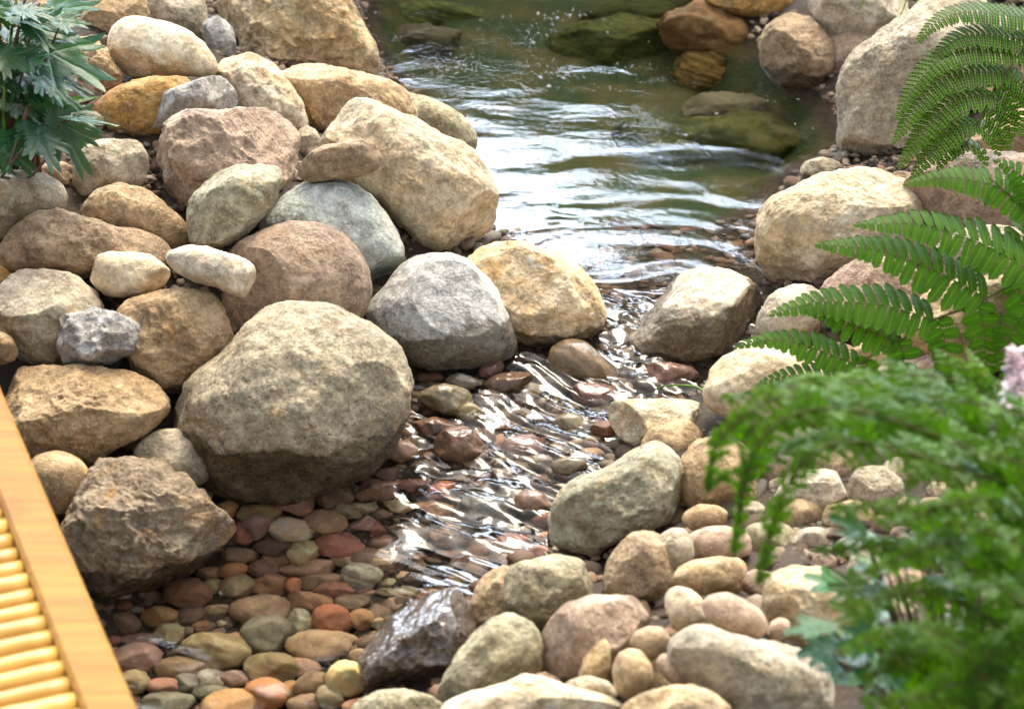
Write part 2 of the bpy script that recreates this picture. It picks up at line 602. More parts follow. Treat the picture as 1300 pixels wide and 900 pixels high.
gx, gy = axis(-1.7, 1.9, .022, 90), axis(-1.6, 3.4, .022, 90)
X, Y = np.meshgrid(gx, gy)
Z = height(X, Y)
near = np.exp(-(np.maximum(np.hypot(X, Y - .8) - 3, 0) / 3) ** 2)
G = np.stack([X.ravel(), Y.ravel(), np.zeros(X.size)], 1)
Z = Z + ((fbm(G * 7, 4, 5) * .012 + fbm(G * 30, 3, 8) * .005) * near.ravel()).reshape(Z.shape) * (0.3 + 0.7 * smooth(-.02, .05, sdist(X, Y)))
G[:, 2] = Z.ravel()
nx = len(gx)
idx = np.arange(X.size).reshape(X.shape)
quads = np.stack([idx[:-1, :-1], idx[:-1, 1:], idx[1:, 1:], idx[1:, :-1]], -1).reshape(-1, 4)
t = NT('soil_and_gravel')
v = t.coord('Object', (0, 0, 0))
col = t.mix(t.ramp(t.noise(v, 5, 5), .35, .65), (.060, .041, .027), (.030, .021, .014))
vo = t.add('TexVoronoi')
t.put(vo.inputs['Vector'], v)
vo.inputs['Scale'].default_value = 55
grains = t.mix(t.ramp(t.noise(v, 3, 3), .4, .6), (.16, .10, .06), (.10, .085, .06))
col = t.mix(t.ramp(vo.outputs['Distance'], .40, .15, 0, .35), col, grains)
g_ = t.add('NewGeometry')
sx = t.add('SeparateXYZ')
t.put(sx.inputs[0], g_.outputs['Position'])
alg = t.math('MULTIPLY', t.ramp(sx.outputs[1], .15, .5), t.ramp(sx.outputs[2], .06, .0))
algc = t.mix(t.ramp(t.noise(v, 7, 4), .4, .6), (.030, .050, .016), (.070, .066, .018))
col = t.mix(alg, col, algc)
n_ = t.bump(vo.outputs['Distance'], -.8, .012)
n_ = t.bump(t.noise(v, 90, 5), .5, .006, n_)
SOIL = t.done(t.principled(col, .8, n_, .25))
tag(mesh_obj('ground', G, quads, SOIL), kind='structure')

# ------------------------------------------------------------------ water: one sheet, pool, riffle and lower pool
step = .0048
wx, wy = np.arange(-1.0, 1.0, step), np.arange(-1.35, 3.6, step)
X, Y = np.meshgrid(wx, wy)
sd = sdist(X, Y)
P = np.stack([X.ravel(), Y.ravel(), np.zeros(X.size)], 1)
x, y = P[:, 0], P[:, 1]
rif = smooth(-.72, -.48, y) * smooth(.16, .02, y)        # tumbling water
rif = np.maximum(rif, .0)
streak = smooth(-.95, -.62, y) * smooth(-.30, -.50, y) * smooth(-.32, -.05, x)
ca, sa = math.cos(math.radians(-34)), math.sin(math.radians(-34))
along, across = x * ca + y * sa, -x * sa + y * ca
A = np.stack([along * 9, across * 26, np.zeros_like(x)], 1)
A3 = np.stack([along * 40, across * 75, np.zeros_like(x)], 1)
A2 = np.stack([along * 13, across * 34, np.zeros_like(x) + 3], 1)
warp = np.stack([vnoise(P * 6, 31), vnoise(P * 6, 32), np.zeros_like(x)], 1)
z = zwater(y)
z = z + rif * (.018 + .0062 * fbm(A2 + warp * .8, 3, 40) + .0009 * fbm(A3 + warp, 2, 44))
z = z + streak * (.0030 * fbm(A * [1.1, 1.7, 1] + warp * .5, 2, 50) + .0020 * fbm(A * [.8, .7, 1], 1, 53))
calm = smooth(.02, .25, y)
cx, cy = on_plane(800, 400, Z_UP)[:2]
rr = np.hypot(x - cx, (y - cy) * 1.0)
z = z + calm * .0011 * np.sin(rr * 60 + 2.5 * vnoise(P * 5, 60)) * np.exp(-rr / .55) * (.6 + .4 * vnoise(P * 4, 61))
B = np.stack([x * 5, y * 10, np.zeros_like(x)], 1)
z = z + calm * (.0048 * np.exp(-rr / .55) + .0004) * fbm(B + warp * .5, 2, 62)
B2 = np.stack([x * 8, y * 24, np.zeros_like(x)], 1)
z = z + calm * (.0013 * np.exp(-rr / .5)) * fbm(B2 + warp * .9, 2, 66)
z = z + smooth(-.35, -.6, y) * .0011 * fbm(P * 13 + warp, 2, 70)
P[:, 2] = z
idx = np.arange(X.size).reshape(X.shape)
quads = np.stack([idx[:-1, :-1], idx[:-1, 1:], idx[1:, 1:], idx[1:, :-1]], -1).reshape(-1, 4)
keep = (sd < .10)
kq = keep[:-1, :-1] & keep[:-1, 1:] & keep[1:, 1:] & keep[1:, :-1]
quads = quads[kq.ravel()]
used = np.unique(quads)
remap = np.full(len(P), -1)
remap[used] = np.arange(len(used))
t = NT('stream_water')
gl = t.add('BsdfGlass')
gl.inputs['IOR'].default_value = 1.333
gl.inputs['Roughness'].default_value = 0.0
gl.inputs['Color'].default_value = (.98, .965, .93, 1)
g_ = t.add('NewGeometry')
hn = t.noise(g_.outputs['Position'], 55, 3, .5)
t.put(gl.inputs['Normal'], t.bump(hn, .12, .004))
WATER = t.done(gl)
tag(mesh_obj('stream_water', P[used], remap[quads], WATER), kind='structure')

# gravel, grit and bits of leaf packed between the stones: nobody could count it
def litter(name, label, n, seed, test, rlo, rhi, cols, flat, rough, spec):
    rg = np.random.default_rng(seed)
    IV, IF = ico(2)
    xy = rg.uniform([-1.35, -1.25], [1.7, 2.3], (n, 2))
    d = sdist(xy[:, 0], xy[:, 1])
    xy = xy[test(d, xy)]
    hz = height(xy[:, 0], xy[:, 1])
    m = len(xy)
    R = rg.uniform(rlo, rhi, m) * (1 + 1.2 * (rg.random(m) < .08))
    sc = np.stack([rg.uniform(.8, 1.3, m), rg.uniform(.6, 1.0, m), rg.uniform(*flat, m)], 1) * R[:, None]
    an = rg.uniform(0, 6.28, m)
    tl_ = rg.uniform(-.5, .5, (m, 2))
    wob = 1 + .16 * rg.normal(size=(m, len(IV), 1))
    L = IV[None] * wob * sc[:, None]
    L[:, :, 2] += L[:, :, 0] * tl_[:, :1] * .6 + L[:, :, 1] * tl_[:, 1:] * .6
    X_ = L[:, :, 0] * np.cos(an)[:, None] - L[:, :, 1] * np.sin(an)[:, None]
    Y_ = L[:, :, 0] * np.sin(an)[:, None] + L[:, :, 1] * np.cos(an)[:, None]
    V = np.stack([X_ + xy[:, :1], Y_ + xy[:, 1:], L[:, :, 2] + (hz + R * .15)[:, None]], -1).reshape(-1, 3)
    Fa = (np.array(IF)[None] + (np.arange(m) * len(IV))[:, None, None]).reshape(-1, 3)
    t = NT(name + '_mix')
    g_ = t.add('NewGeometry')
    cr = t.add('ValToRGB')
    cr.color_ramp.interpolation = 'CONSTANT'
    e = cr.color_ramp.elements
    while len(e) < len(cols):
        e.new(.5)
    for i, c in enumerate(cols):
        e[i].position = i / len(cols)
        e[i].color = (*c, 1)
    t.put(cr.inputs[0], g_.outputs['Random Per Island'])
    v = t.coord('Object', (0, 0, 0))
    col = t.mix(1.0, cr.outputs[0], t.mix(t.noise(v, 120, 4, .65), (.55, .55, .55), (1.4, 1.4, 1.4)), 'MULTIPLY')
    o = mesh_obj(name, V, Fa, t.done(t.principled(col, rough, t.bump(t.noise(v, 260, 3), .4, .002), spec)))
    return tag(o, label, 'gravel', kind='stuff')
litter('gravel', 'brown gravel and soil crumbs packed between the rocks of both banks', 26000, 61, lambda d, q: d > -.01, .004, .012,
       [(.11, .075, .048), (.20, .15, .10), (.06, .042, .028), (.27, .21, .15), (.15, .10, .065), (.085, .06, .045), (.22, .14, .085), (.16, .14, .11)], (.3, .8), .85, .2)
litter('bed_gravel', 'small brown gravel covering the stream bed between the pebbles', 24000, 62, lambda d, q: (d < .02) & (q[:, 1] < .45), .005, .0125,
       [(.14, .09, .06), (.20, .14, .095), (.09, .062, .044), (.24, .19, .13), (.17, .10, .065), (.12, .105, .075), (.22, .14, .09), (.11, .08, .06)], (.45, .8), .7, .15)
# ------------------------------------------------------------------ the stones of the two banks, outlines in pixels of the photograph
GL = 'rounded rocks heaped on the bank by the wooden deck'
GR = 'rocks edging the stream on the fern bank'
B, S, PB = 'boulder', 'stone', 'pebble'
LEFT = [
 ('tan rock half hidden at the top of the heap behind the pale egg-shaped boulder', B, 'tan', [(98,32),(108,12),(133,-14),(180,-14),(192,20),(180,50),(140,62),(120,54),(106,42)], dict()),
 ('light grey blocky boulder on the skyline of the heap beside a small blue-grey stone', B, 'grey', [(176,-14),(250,-14),(262,10),(264,40),(262,64),(240,60),(210,45),(184,25)], dict()),
 ('small blue-grey stone wedged beside the big ochre boulder at the top of the heap', S, 'bluegrey', [(258,22),(270,17),(285,25),(296,37),(300,53),(299,70),(285,76),(268,72),(260,50)], dict(tw=.04)),
 ('huge rough ochre-and-cream boulder at the top of the heap by the pool', B, 'golden', [(250,-20),(440,-20),(455,20),(468,45),(478,65),(482,102),(465,104),(430,100),(390,98),(350,100),(320,90),(296,60),(282,25),(256,8)], dict(ridged=True, amp=.06)),
 ('pale smooth egg-shaped boulder lying near the top of the heap', B, 'cream', [(137,50),(143,33),(157,24),(173,21),(200,26),(227,33),(247,43),(263,60),(275,78),(283,92),(280,98),(253,98),(230,96),(200,98),(177,99),(157,93),(143,82),(138,67)], dict(tw=.10, facets=1, amp=.03)),
 ('crumbly brown-tan rock under the leaves of the dark green plant', B, 'tan', [(82,75),(100,50),(118,48),(138,68),(145,85),(158,98),(150,112),(125,128),(105,120),(88,105)], dict(ridged=True, amp=.08)),
 ('sandy peach boulder with rough face behind the pinkish-brown boulder', B, 'sandy', [(274,80),(290,68),(312,66),(335,73),(350,85),(370,110),(385,135),(392,162),(385,178),(350,170),(310,155),(288,125),(276,98)], dict(ridged=True)),
 ('long tan boulder sloping to the pool behind the big pale golden boulder', B, 'tan', [(348,88),(375,79),(405,80),(440,90),(480,97),(515,112),(530,140),(520,175),(460,180),(409,176),(390,160),(372,130),(358,105)], dict(facets=2)),
 ('smooth grey ridge stone dipping into the pool behind the pale golden boulder', B, 'olive', [(500,125),(520,118),(545,124),(575,138),(597,155),(607,178),(604,194),(570,190),(530,180),(505,160)], dict(facets=1)),
 ('thin pale stone peeping out between pinkish-brown and pale golden boulders', S, 'pale', [(378,165),(390,158),(402,166),(410,182),(395,200),(378,195)], dict()),
 ('big pale golden boulder with pitted sandy skin overlooking the pool', B, 'sandy', [(405,178),(425,155),(442,135),(456,122),(475,127),(510,145),(545,162),(580,180),(605,200),(622,225),(634,255),(630,280),(612,305),(595,327),(570,326),(540,320),(515,296),(490,270),(465,250),(430,235),(405,215)], dict(facets=4, amp=.05, bumpk=1.3)),
 ('flat olive-brown cobble laid on the corner of the pale golden boulder', S, 'brown', [(371,222),(380,206),(400,189),(430,183),(460,174),(478,184),(487,202),(483,215),(465,221),(430,227),(400,231),(378,231)], dict(tw=.32, facets=5, cut=(.6,.85), ridged=True)),
 ('smooth blue-green boulder under the olive-brown cobble', B, 'bluegreen', [(325,290),(345,262),(365,245),(395,231),(425,227),(450,233),(475,252),(497,280),(512,308),(518,330),(510,345),(485,358),(465,364),(430,350),(370,330),(335,312)], dict(facets=2, amp=.03)),
 ('chunky white-and-blue streaked stone lying on the golden rock', S, 'slate', [(180,131),(187,124),(213,115),(240,107),(260,99),(281,96),(293,107),(302,122),(305,138),(283,142),(247,143),(233,145),(213,157),(197,165),(186,167),(181,150)], dict(tw=.14, facets=6, cut=(.6,.85), ridged=True)),
 ('orange-gold rock with rusty lower face beneath the white-and-blue streaked stone', B, 'ochre', [(115,145),(120,132),(150,110),(195,98),(240,97),(255,115),(230,140),(210,170),(180,179),(150,174),(122,165)], dict()),
 ('pinkish-brown angular boulder in the middle of the heap with a pale top edge', B, 'pink', [(170,205),(180,180),(205,165),(230,144),(247,137),(265,142),(310,139),(345,139),(375,149),(389,165),(388,188),(375,215),(362,238),(340,245),(300,255),(262,268),(234,276),(214,265),(187,235),(173,218)], dict(facets=6, cut=(.66,.88), ridged=True, tw=.03)),
 ('greenish-cream stone leaning on the pinkish-brown boulder with chipped lower edge', B, 'palegreen', [(236,275),(240,250),(258,230),(280,215),(310,208),(345,204),(357,210),(359,230),(350,255),(330,280),(310,302),(280,314),(255,317),(240,308)], dict(tw=.11, facets=4)),
 ('cream stone in shade below the dark green plant', B, 'pale', [(92,213),(104,188),(127,178),(153,177),(180,180),(190,212),(178,240),(157,240),(133,242),(117,250),(103,255),(95,240)], dict()),
 ('grey-tan flat-topped rock under the dark plant beside the long brown boulder', B, 'grey', [(-25,220),(0,215),(30,216),(58,221),(78,232),(88,250),(80,268),(60,275),(30,290),(5,310),(-25,315)], dict(facets=3)),
 ('tan wedge-shaped boulder between the pinkish-brown boulder and the long brown boulder', B, 'tan', [(99,268),(113,250),(133,235),(153,232),(180,237),(205,255),(232,278),(242,300),(232,315),(180,306),(140,295),(108,280)], dict(facets=3)),
 ('long brown boulder with orange fleck stretched across the heap', B, 'brown', [(-10,335),(4,308),(22,287),(48,266),(70,264),(110,277),(160,290),(205,302),(226,312),(233,328),(215,340),(180,342),(140,345),(112,352),(90,362),(55,352),(20,350),(-5,350)], dict(facets=4, ridged=True)),
 ('small cream dimpled stone resting against the long brown boulder', S, 'cream', [(111,348),(114,333),(124,323),(142,320),(171,321),(192,324),(210,337),(218,348),(217,356),(206,363),(188,374),(160,377),(135,376),(119,363)], dict(tw=.08, facets=2)),
 ('beige tongue-shaped stone with hollow end beside the small cream stone', S, 'pale', [(209,333),(212,319),(224,311),(245,310),(270,315),(295,323),(316,330),(327,344),(328,365),(322,376),(309,381),(295,374),(274,365),(249,358),(228,348)], dict(tw=.15, facets=2)),
 ('reddish-brown smooth boulder between the blue-green and the giant wet boulder', B, 'rose', [(280,335),(300,312),(325,297),(355,284),(384,280),(414,284),(439,297),(456,318),(469,343),(472,364),(469,388),(455,410),(400,425),(330,430),(298,435),(286,400),(280,370)], dict(facets=2, amp=.03)),
 ('round buff-grey boulder at the edge of the heap above the deck', B, 'grey', [(-8,378),(0,360),(15,348),(35,343),(65,342),(95,350),(118,368),(130,385),(134,402),(112,445),(80,468),(50,468),(20,455),(-5,425)], dict(facets=2)),
 ('brown rock sliver showing above the round buff-grey boulder', S, 'ochre', [(-20,345),(-5,336),(8,340),(16,350),(2,366),(-20,370)], dict()),
 ('small tan stone tucked under the round buff-grey boulder', S, 'tan', [(-20,424),(3,421),(17,431),(23,445),(18,458),(0,464),(-20,463)], dict(tw=.06)),
 ('rugged blue-white stone with crusty face set before the round buff-grey boulder', S, 'slate', [(67,425),(69,408),(85,397),(117,391),(142,393),(164,404),(181,413),(190,422),(185,436),(167,449),(142,460),(110,466),(85,466),(73,447)], dict(tw=.10, facets=6, ridged=True, amp=.08, cut=(.66,.88))),
 ('golden-tan scaly boulder between the beige tongue stone and the giant wet boulder', B, 'tan', [(148,398),(157,383),(185,374),(220,366),(242,363),(263,371),(281,381),(291,401),(296,429),(292,447),(274,465),(249,484),(231,499),(219,503),(200,492),(172,475),(158,445),(150,415)], dict(tw=.02, facets=4, ridged=True)),
 ('large tan boulder with stepped face above the deck rail', B, 'tan', [(-15,470),(20,461),(50,464),(105,466),(142,465),(167,472),(195,486),(217,504),(222,522),(213,537),(188,548),(165,562),(140,572),(120,592),(100,596),(70,590),(30,585),(-15,580)], dict(facets=5, ridged=True, cut=(.66,.88), tw=.02)),
 ('grey-tan rounded stone tucked between stepped boulder and giant wet boulder', S, 'grey', [(166,575),(181,555),(203,545),(228,543),(252,550),(268,564),(275,582),(272,600),(262,613),(248,619),(230,612),(208,600),(182,592),(168,584)], dict(tw=.05, facets=3)),
 ('tan egg-shaped stone beside the yellow deck rail', S, 'tan', [(36,590),(48,576),(65,572),(84,573),(102,583),(113,597),(117,613),(112,632),(100,645),(78,654),(55,645),(40,618)], dict(tw=.08, facets=0, amp=.02)),
 ('jagged grey-brown rock standing in the clear lower pool', B, 'greybrown', [(108,600),(123,586),(143,580),(177,582),(204,593),(223,605),(245,624),(268,641),(287,660),(301,668),(297,684),(267,712),(245,732),(212,755),(190,778),(165,800),(140,806),(115,780),(92,720),(85,665),(98,625)], dict(k=1.15, wet=.03, facets=9, ridged=True, amp=.07, cut=(.62,.86), tw=.0)),
 ('giant grey-brown boulder with dark wet foot standing in the stream', B, 'granite', [(222,512),(235,490),(260,470),(285,450),(298,432),(310,415),(330,399),(355,387),(385,382),(412,388),(440,398),(470,410),(497,430),(515,450),(525,478),(524,510),(517,540),(502,566),(480,592),(450,612),(400,632),(350,645),(300,650),(270,642),(250,622),(240,590),(228,550)], dict(k=.62, wet=.135, facets=3, amp=.04)),
 ('blue-grey domed boulder at the riffle with damp lower half', B, 'bluegrey', [(455,405),(470,385),(493,357),(510,335),(535,322),(565,319),(590,325),(615,345),(635,375),(650,410),(658,440),(655,457),(625,466),(580,475),(545,480),(520,470),(490,440)], dict(k=.6, wet=.15, facets=1, amp=.025)),
 ('golden-tan boulder with knobbly skin at the lip of the pool', B, 'sandy', [(585,328),(602,310),(635,307),(680,312),(710,322),(735,337),(755,360),(770,388),(773,410),(760,428),(720,446),(665,455),(640,430),(615,380)], dict(k=.55, wet=.095, facets=2, amp=.05, mat=None)),
]
RIGHT = [
 ('rusty orange rock at the far edge of the pool', B, 'ochre', [(882,-14),(900,5),(940,20),(980,27),(1018,15),(1032,-14)], dict(k=.5)),
 ('pale rock at the top of the fern bank with grass blades hanging over it', B, 'pale', [(1018,-16),(1030,12),(1037,35),(1060,53),(1080,60),(1096,58),(1122,42),(1152,22),(1168,-16)], dict(tw=.05)),
 ('brown ridged rock rising out of the dark corner of the pool', B, 'brown', [(964,50),(970,35),(988,22),(1013,16),(1030,20),(1044,40),(1063,62),(1067,80),(1058,105),(1036,121),(1006,126),(988,118),(980,100),(966,82)], dict(k=.55, wet=.11, facets=4, ridged=True)),
 ('large mauve-grey boulder with cracks slanting down to the pool', B, 'grey', [(1058,106),(1064,88),(1087,66),(1123,37),(1160,12),(1197,-16),(1250,-16),(1262,60),(1245,130),(1205,178),(1165,212),(1138,222),(1108,218),(1083,214),(1068,192),(1061,172),(1068,150),(1065,130)], dict(k=.6, wet=.105, facets=5)),
 ('large cream boulder with orange veins beside the fern tips', B, 'cream', [(960,290),(966,264),(984,246),(1013,235),(1050,220),(1087,213),(1112,212),(1134,223),(1162,242),(1180,270),(1160,318),(1112,347),(1060,355),(1010,364),(983,370),(970,350),(962,320)], dict(k=.6, facets=3)),
 ('pink-grey rock behind the dark spotted fern', B, 'pink', [(1140,240),(1165,215),(1190,196),(1230,191),(1310,195),(1330,230),(1330,300),(1260,310),(1190,300),(1160,268)], dict()),
 ('dark brown rock in the shade of the spotted fern', B, 'brown', [(1225,178),(1250,150),(1290,135),(1340,130),(1345,200),(1300,215),(1240,205)], dict()),
 ('broad wet slab with pool water sliding over its edge', B, 'pale', [(752,468),(780,440),(812,408),(843,374),(865,346),(890,337),(915,340),(950,355),(972,377),(980,400),(966,426),(946,450),(905,472),(850,478),(795,474)], dict(k=.16, wet=.15, facets=2, cut=(.7,.85), dfac=1.25)),
 ('rounded cream stone beside the wet slab under the fern tips', B, 'pale', [(957,420),(963,400),(977,375),(999,362),(1027,361),(1047,375),(1052,400),(1035,430),(995,440),(962,432)], dict(tw=.04)),
 ('speckled pinkish rock behind the fern fronds', B, 'pink', [(1035,370),(1060,345),(1090,327),(1130,326),(1172,345),(1185,400),(1130,430),(1060,420)], dict()),
 ('warm tan rock in the shade under the fern leaflets', B, 'tan', [(1150,395),(1190,360),(1260,350),(1330,360),(1340,450),(1260,480),(1180,475),(1145,440)], dict()),
 ('grey rock behind the fern at the edge of the bank', B, 'grey', [(1180,320),(1215,290),(1270,285),(1330,300),(1335,360),(1260,370),(1200,365)], dict()),
 ('big smooth buff boulder under the tips of the fern', B, 'cream', [(889,502),(900,475),(917,456),(942,442),(967,438),(995,441),(1030,454),(1065,476),(1085,510),(1050,550),(960,552),(910,528),(892,516)], dict(facets=2)),
 ('flat-topped cream slab between the riffle and the buff boulder', B, 'cream', [(770,521),(774,512),(784,508),(820,508),(873,507),(891,510),(899,519),(898,535),(891,553),(870,564),(841,562),(813,569),(799,567),(781,548)], dict(tw=.0, facets=5, cut=(.6,.8), ridged=True)),
 ('pale green-grey boulder with bumpy face on the edge of the riffle', B, 'palegreen', [(698,649),(703,635),(720,613),(742,603),(767,596),(792,581),(813,565),(834,559),(852,564),(861,581),(867,600),(873,617),(870,640),(855,662),(820,675),(795,677),(774,695),(749,705),(720,708),(703,697),(696,674)], dict(facets=4, ridged=True, tw=.03)),
 ('tan boulder behind the drooping green leaf tips', B, 'tan', [(858,605),(868,575),(885,560),(905,554),(940,560),(967,590),(962,640),(930,655),(880,655),(862,630)], dict()),
 ('orange-tan round cobble below the drooping leaf tips', S, 'tan', [(864,662),(869,649),(888,639),(910,641),(925,649),(922,664),(903,672),(880,675)], dict(tw=.05, facets=0, amp=.02)),
 ('smooth pale grey egg-shaped cobble beside the pale green-grey boulder', S, 'grey', [(831,692),(837,679),(854,669),(869,671),(880,685),(882,707),(863,722),(846,726),(835,711)], dict(tw=.10, facets=0, amp=.02)),
 ('brown-grey oval cobble under the orange-tan cobble', S, 'pink', [(867,690),(876,677),(895,669),(922,667),(952,677),(956,703),(937,709),(907,709),(880,709),(869,702)], dict(tw=.06, facets=0, amp=.02)),
 ('tan flattish cobble under the brown-grey oval cobble', S, 'tan', [(852,734),(858,722),(880,711),(907,706),(944,709),(952,724),(941,740),(907,750),(888,758),(865,748)], dict(tw=.08, facets=1)),
 ('grey-brown triangular boulder behind the pink boulder', B, 'brown', [(763,755),(774,707),(790,685),(812,671),(835,672),(848,690),(855,720),(860,740),(852,765),(812,766)], dict(facets=4, tw=.02)),
 ('small cream cobble next to the brown cobble with a line', S, 'cream', [(843,760),(848,749),(861,743),(880,749),(892,760),(899,787),(886,796),(861,804),(852,792),(844,772)], dict(tw=.12, facets=1, amp=.03)),
 ('brown oval cobble with a dark line lying on the big grey boulder', S, 'pink', [(890,764),(899,755),(922,751),(944,760),(967,775),(975,790),(973,806),(952,811),(925,807),(903,791),(893,779)], dict(tw=.16, facets=0, amp=.02)),
 ('tiny pink pebble beside the golden rock behind the leaves', S, 'pink', [(973,806),(978,790),(990,783),(1001,787),(1004,796),(993,813),(982,817)], dict(tw=.10, facets=0, amp=.02)),
 ('rough golden-orange rock behind the glossy leaves', B, 'golden', [(968,755),(980,728),(1010,713),(1042,718),(1068,745),(1085,790),(1065,825),(1020,832),(990,818),(972,795)], dict(ridged=True)),
 ('big grey-tan boulder next to the glossy-leaved plant', B, 'grey', [(840,826),(855,805),(876,794),(899,791),(922,804),(952,811),(982,813),(1020,824),(1043,836),(1058,862),(1061,889),(1050,918),(980,935),(905,918),(880,875),(855,848)], dict(tw=.05, facets=3)),
 ('pink granular boulder with a flat sloping top', B, 'pink', [(684,823),(691,794),(703,779),(722,764),(748,757),(805,755),(831,759),(849,771),(849,789),(839,804),(801,823),(786,832),(770,852),(735,867),(715,869),(699,860),(685,852)], dict(facets=5, cut=(.6,.82), tw=.06)),
 ('round brown cobble against the end of the pink boulder', S, 'brown', [(797,817),(805,802),(824,794),(842,796),(852,809),(846,824),(831,837),(820,840),(806,828)], dict(tw=.11, facets=0, amp=.02)),
 ('yellow pointed cobble standing before the pink boulder', S, 'golden', [(733,860),(740,836),(756,817),(769,808),(775,821),(775,847),(767,862),(745,866)], dict(tw=.10, facets=1, amp=.03)),
 ('upright tan egg-shaped cobble at the foot of the pink boulder', S, 'tan', [(777,847),(784,830),(799,822),(814,826),(827,843),(831,866),(820,882),(797,888),(780,878)], dict(tw=.14, facets=0, amp=.02)),
 ('pinkish leaf-shaped cobble leaning on the big grey-tan boulder', S, 'pink', [(832,840),(839,829),(854,831),(869,846),(885,865),(880,873),(858,870),(842,860)], dict(tw=.14, facets=0, amp=.02)),
 ('lumpy yellow-grey stone with a dark hollow beside the tan stone', B, 'olive', [(638,741),(642,724),(659,712),(685,708),(714,705),(737,710),(752,726),(764,741),(759,762),(725,770),(702,785),(691,798),(677,795),(662,781),(648,777),(639,757)], dict(facets=4, cut=(.62,.86), tw=.07)),
 ('tan sandy stone tucked behind the lumpy yellow-grey stone', B, 'tan', [(597,767),(602,747),(613,730),(631,721),(648,718),(664,740),(670,775),(658,795),(630,795),(613,800),(602,800)], dict(tw=.02)),
 ('olive domed stone beside the dark wet rock', B, 'olive', [(550,892),(564,860),(582,830),(602,805),(625,784),(648,778),(668,784),(683,799),(690,813),(688,838),(682,865),(655,885),(620,897),(580,900)], dict(tw=.07, facets=3)),
 ('dark wet shiny rock at the edge of the lower pool', B, 'wetdark', [(455,838),(463,820),(480,800),(495,783),(518,764),(538,754),(579,749),(599,749),(605,770),(602,798),(590,828),(569,862),(552,888),(520,884),(483,884),(465,880),(457,860)], dict(k=.5, facets=6, ridged=True, amp=.06, cut=(.6,.84))),
 ('grey-buff stone at the bottom edge of the lower pool', B, 'olive', [(436,915),(452,890),(475,879),(498,873),(525,877),(562,890),(580,915),(520,935),(466,935)], dict(tw=.05)),
 ('broad pale boulder at the very bottom of the bank', B, 'cream', [(540,910),(565,890),(600,877),(640,868),(668,857),(700,864),(730,875),(770,882),(803,898),(803,935),(600,945)], dict(tw=.12)),
 ('pale orange boulder at the bottom below the tan egg-shaped cobble', B, 'golden', [(782,905),(798,888),(820,879),(850,871),(884,871),(909,881),(934,902),(905,940),(800,940)], dict(tw=.14)),
 ('small grey stone between pink boulder and broad pale boulder', S, 'grey', [(714,870),(725,862),(748,857),(775,865),(787,882),(762,894),(720,888)], dict(tw=.10, facets=1)),
 ('small pinkish stone half hidden behind the broad pale boulder', S, 'pink', [(668,862),(680,855),(692,852),(709,861),(718,872),(692,878),(670,876)], dict(tw=.08, facets=1)),
 ('rough peach rock glimpsed through the gap in the green foliage', B, 'pale', [(978,642),(993,610),(1020,595),(1055,597),(1080,610),(1088,640),(1042,655)], dict(ridged=True)),
 ('grey rounded rock glimpsed behind the green foliage', B, 'grey', [(1072,622),(1088,594),(1120,591),(1147,610),(1148,642),(1102,650)], dict()),
 ('brown pebble glimpsed through the foliage next to a mauve one', PB, 'brown', [(1163,645),(1172,632),(1190,630),(1203,641),(1200,655),(1180,660),(1167,656)], dict(tw=.05, facets=0)),
 ('mauve pebble glimpsed through the foliage next to a brown one', PB, 'pink', [(1138,640),(1147,630),(1160,632),(1165,645),(1157,657),(1143,655)], dict(tw=.05, facets=0)),
 ('white pebble glimpsed through the foliage above the brown one', PB, 'cream', [(1175,620),(1185,611),(1203,613),(1208,625),(1195,635),(1180,631)], dict(facets=0)),
]
ALL = {}
for rows, grp in ((LEFT, GL), (RIGHT, GR)):
    for label, cat, key, poly, kw in rows:
        kw = dict(kw)
        if cat != B:
            kw.setdefault('level', 5)
        ALL[label] = stone(label, cat, poly, key, group=grp, **kw)

# small dry stones caught in the gaps of the banks: nothing tells them apart
rng = random.Random(77)
keys = ['tan', 'brown', 'grey', 'pale', 'rose', 'pink', 'olive']
boxes = [p for rows in (LEFT, RIGHT) for _, _, _, p, _ in rows]
def inside(px, py, poly):
    c = False
    for (x1, y1), (x2, y2) in zip(poly, poly[1:] + poly[:1]):
        if (y1 > py) != (y2 > py) and px < x1 + (py - y1) / (y2 - y1) * (x2 - x1):
            c = not c
    return c
SMALL = {k: stone_mat(k, .04, 900 + i) for i, k in enumerate(keys)}
n = tries = 0
while n < 95 and tries < 9000:
    tries += 1
    px_, py_ = rng.uniform(-10, 1310), rng.uniform(0, 905)
    g = CAM + rays(px_, py_) * hit(px_, py_)
    if sdist(g[0], g[1]) < .02 or (px_ < 185 and py_ > 480 + px_ * 2.3) or any(inside(px_, py_, q) for q in boxes):
        continue
    rx = rng.uniform(9, 30) if px_ < 650 else rng.uniform(12, 46)
    ry = rx * rng.uniform(.55, .85)
    a0, ph = rng.uniform(-.5, .5), rng.uniform(0, 6)
    poly = [(px_ + rx * math.cos(i / 14 * 6.283) * (1 + .10 * math.sin(2.6 * i + ph)) - ry * a0 * math.sin(i / 14 * 6.283), py_ + ry * math.sin(i / 14 * 6.283) * (1 + .08 * math.sin(3.3 * i + ph)) + .3 * rx * a0 * math.cos(i / 14 * 6.283)) for i in range(14)]
    k = rng.choice(keys)
    side = 'heap of rounded rocks' if px_ < 650 else 'fern bank'
    stone('one of the small dry stones caught in the gaps of the ' + side, 'stone', poly, k, k=.1, group='small dry stones in the gaps of the ' + side, mat=SMALL[k], level=4, facets=3)
    boxes.append(poly)
    n += 1
# ------------------------------------------------------------------ pebbles of the stream bed (cx, cy, rx, ry, turn in degrees, colour, label)
def zm(x, y, rx, ry, a=0):                               # from an enlarged crop of the photograph
    return (130 + x / 3.0, 600 + y / 3.0, rx / 3.0, ry / 3.0, a)

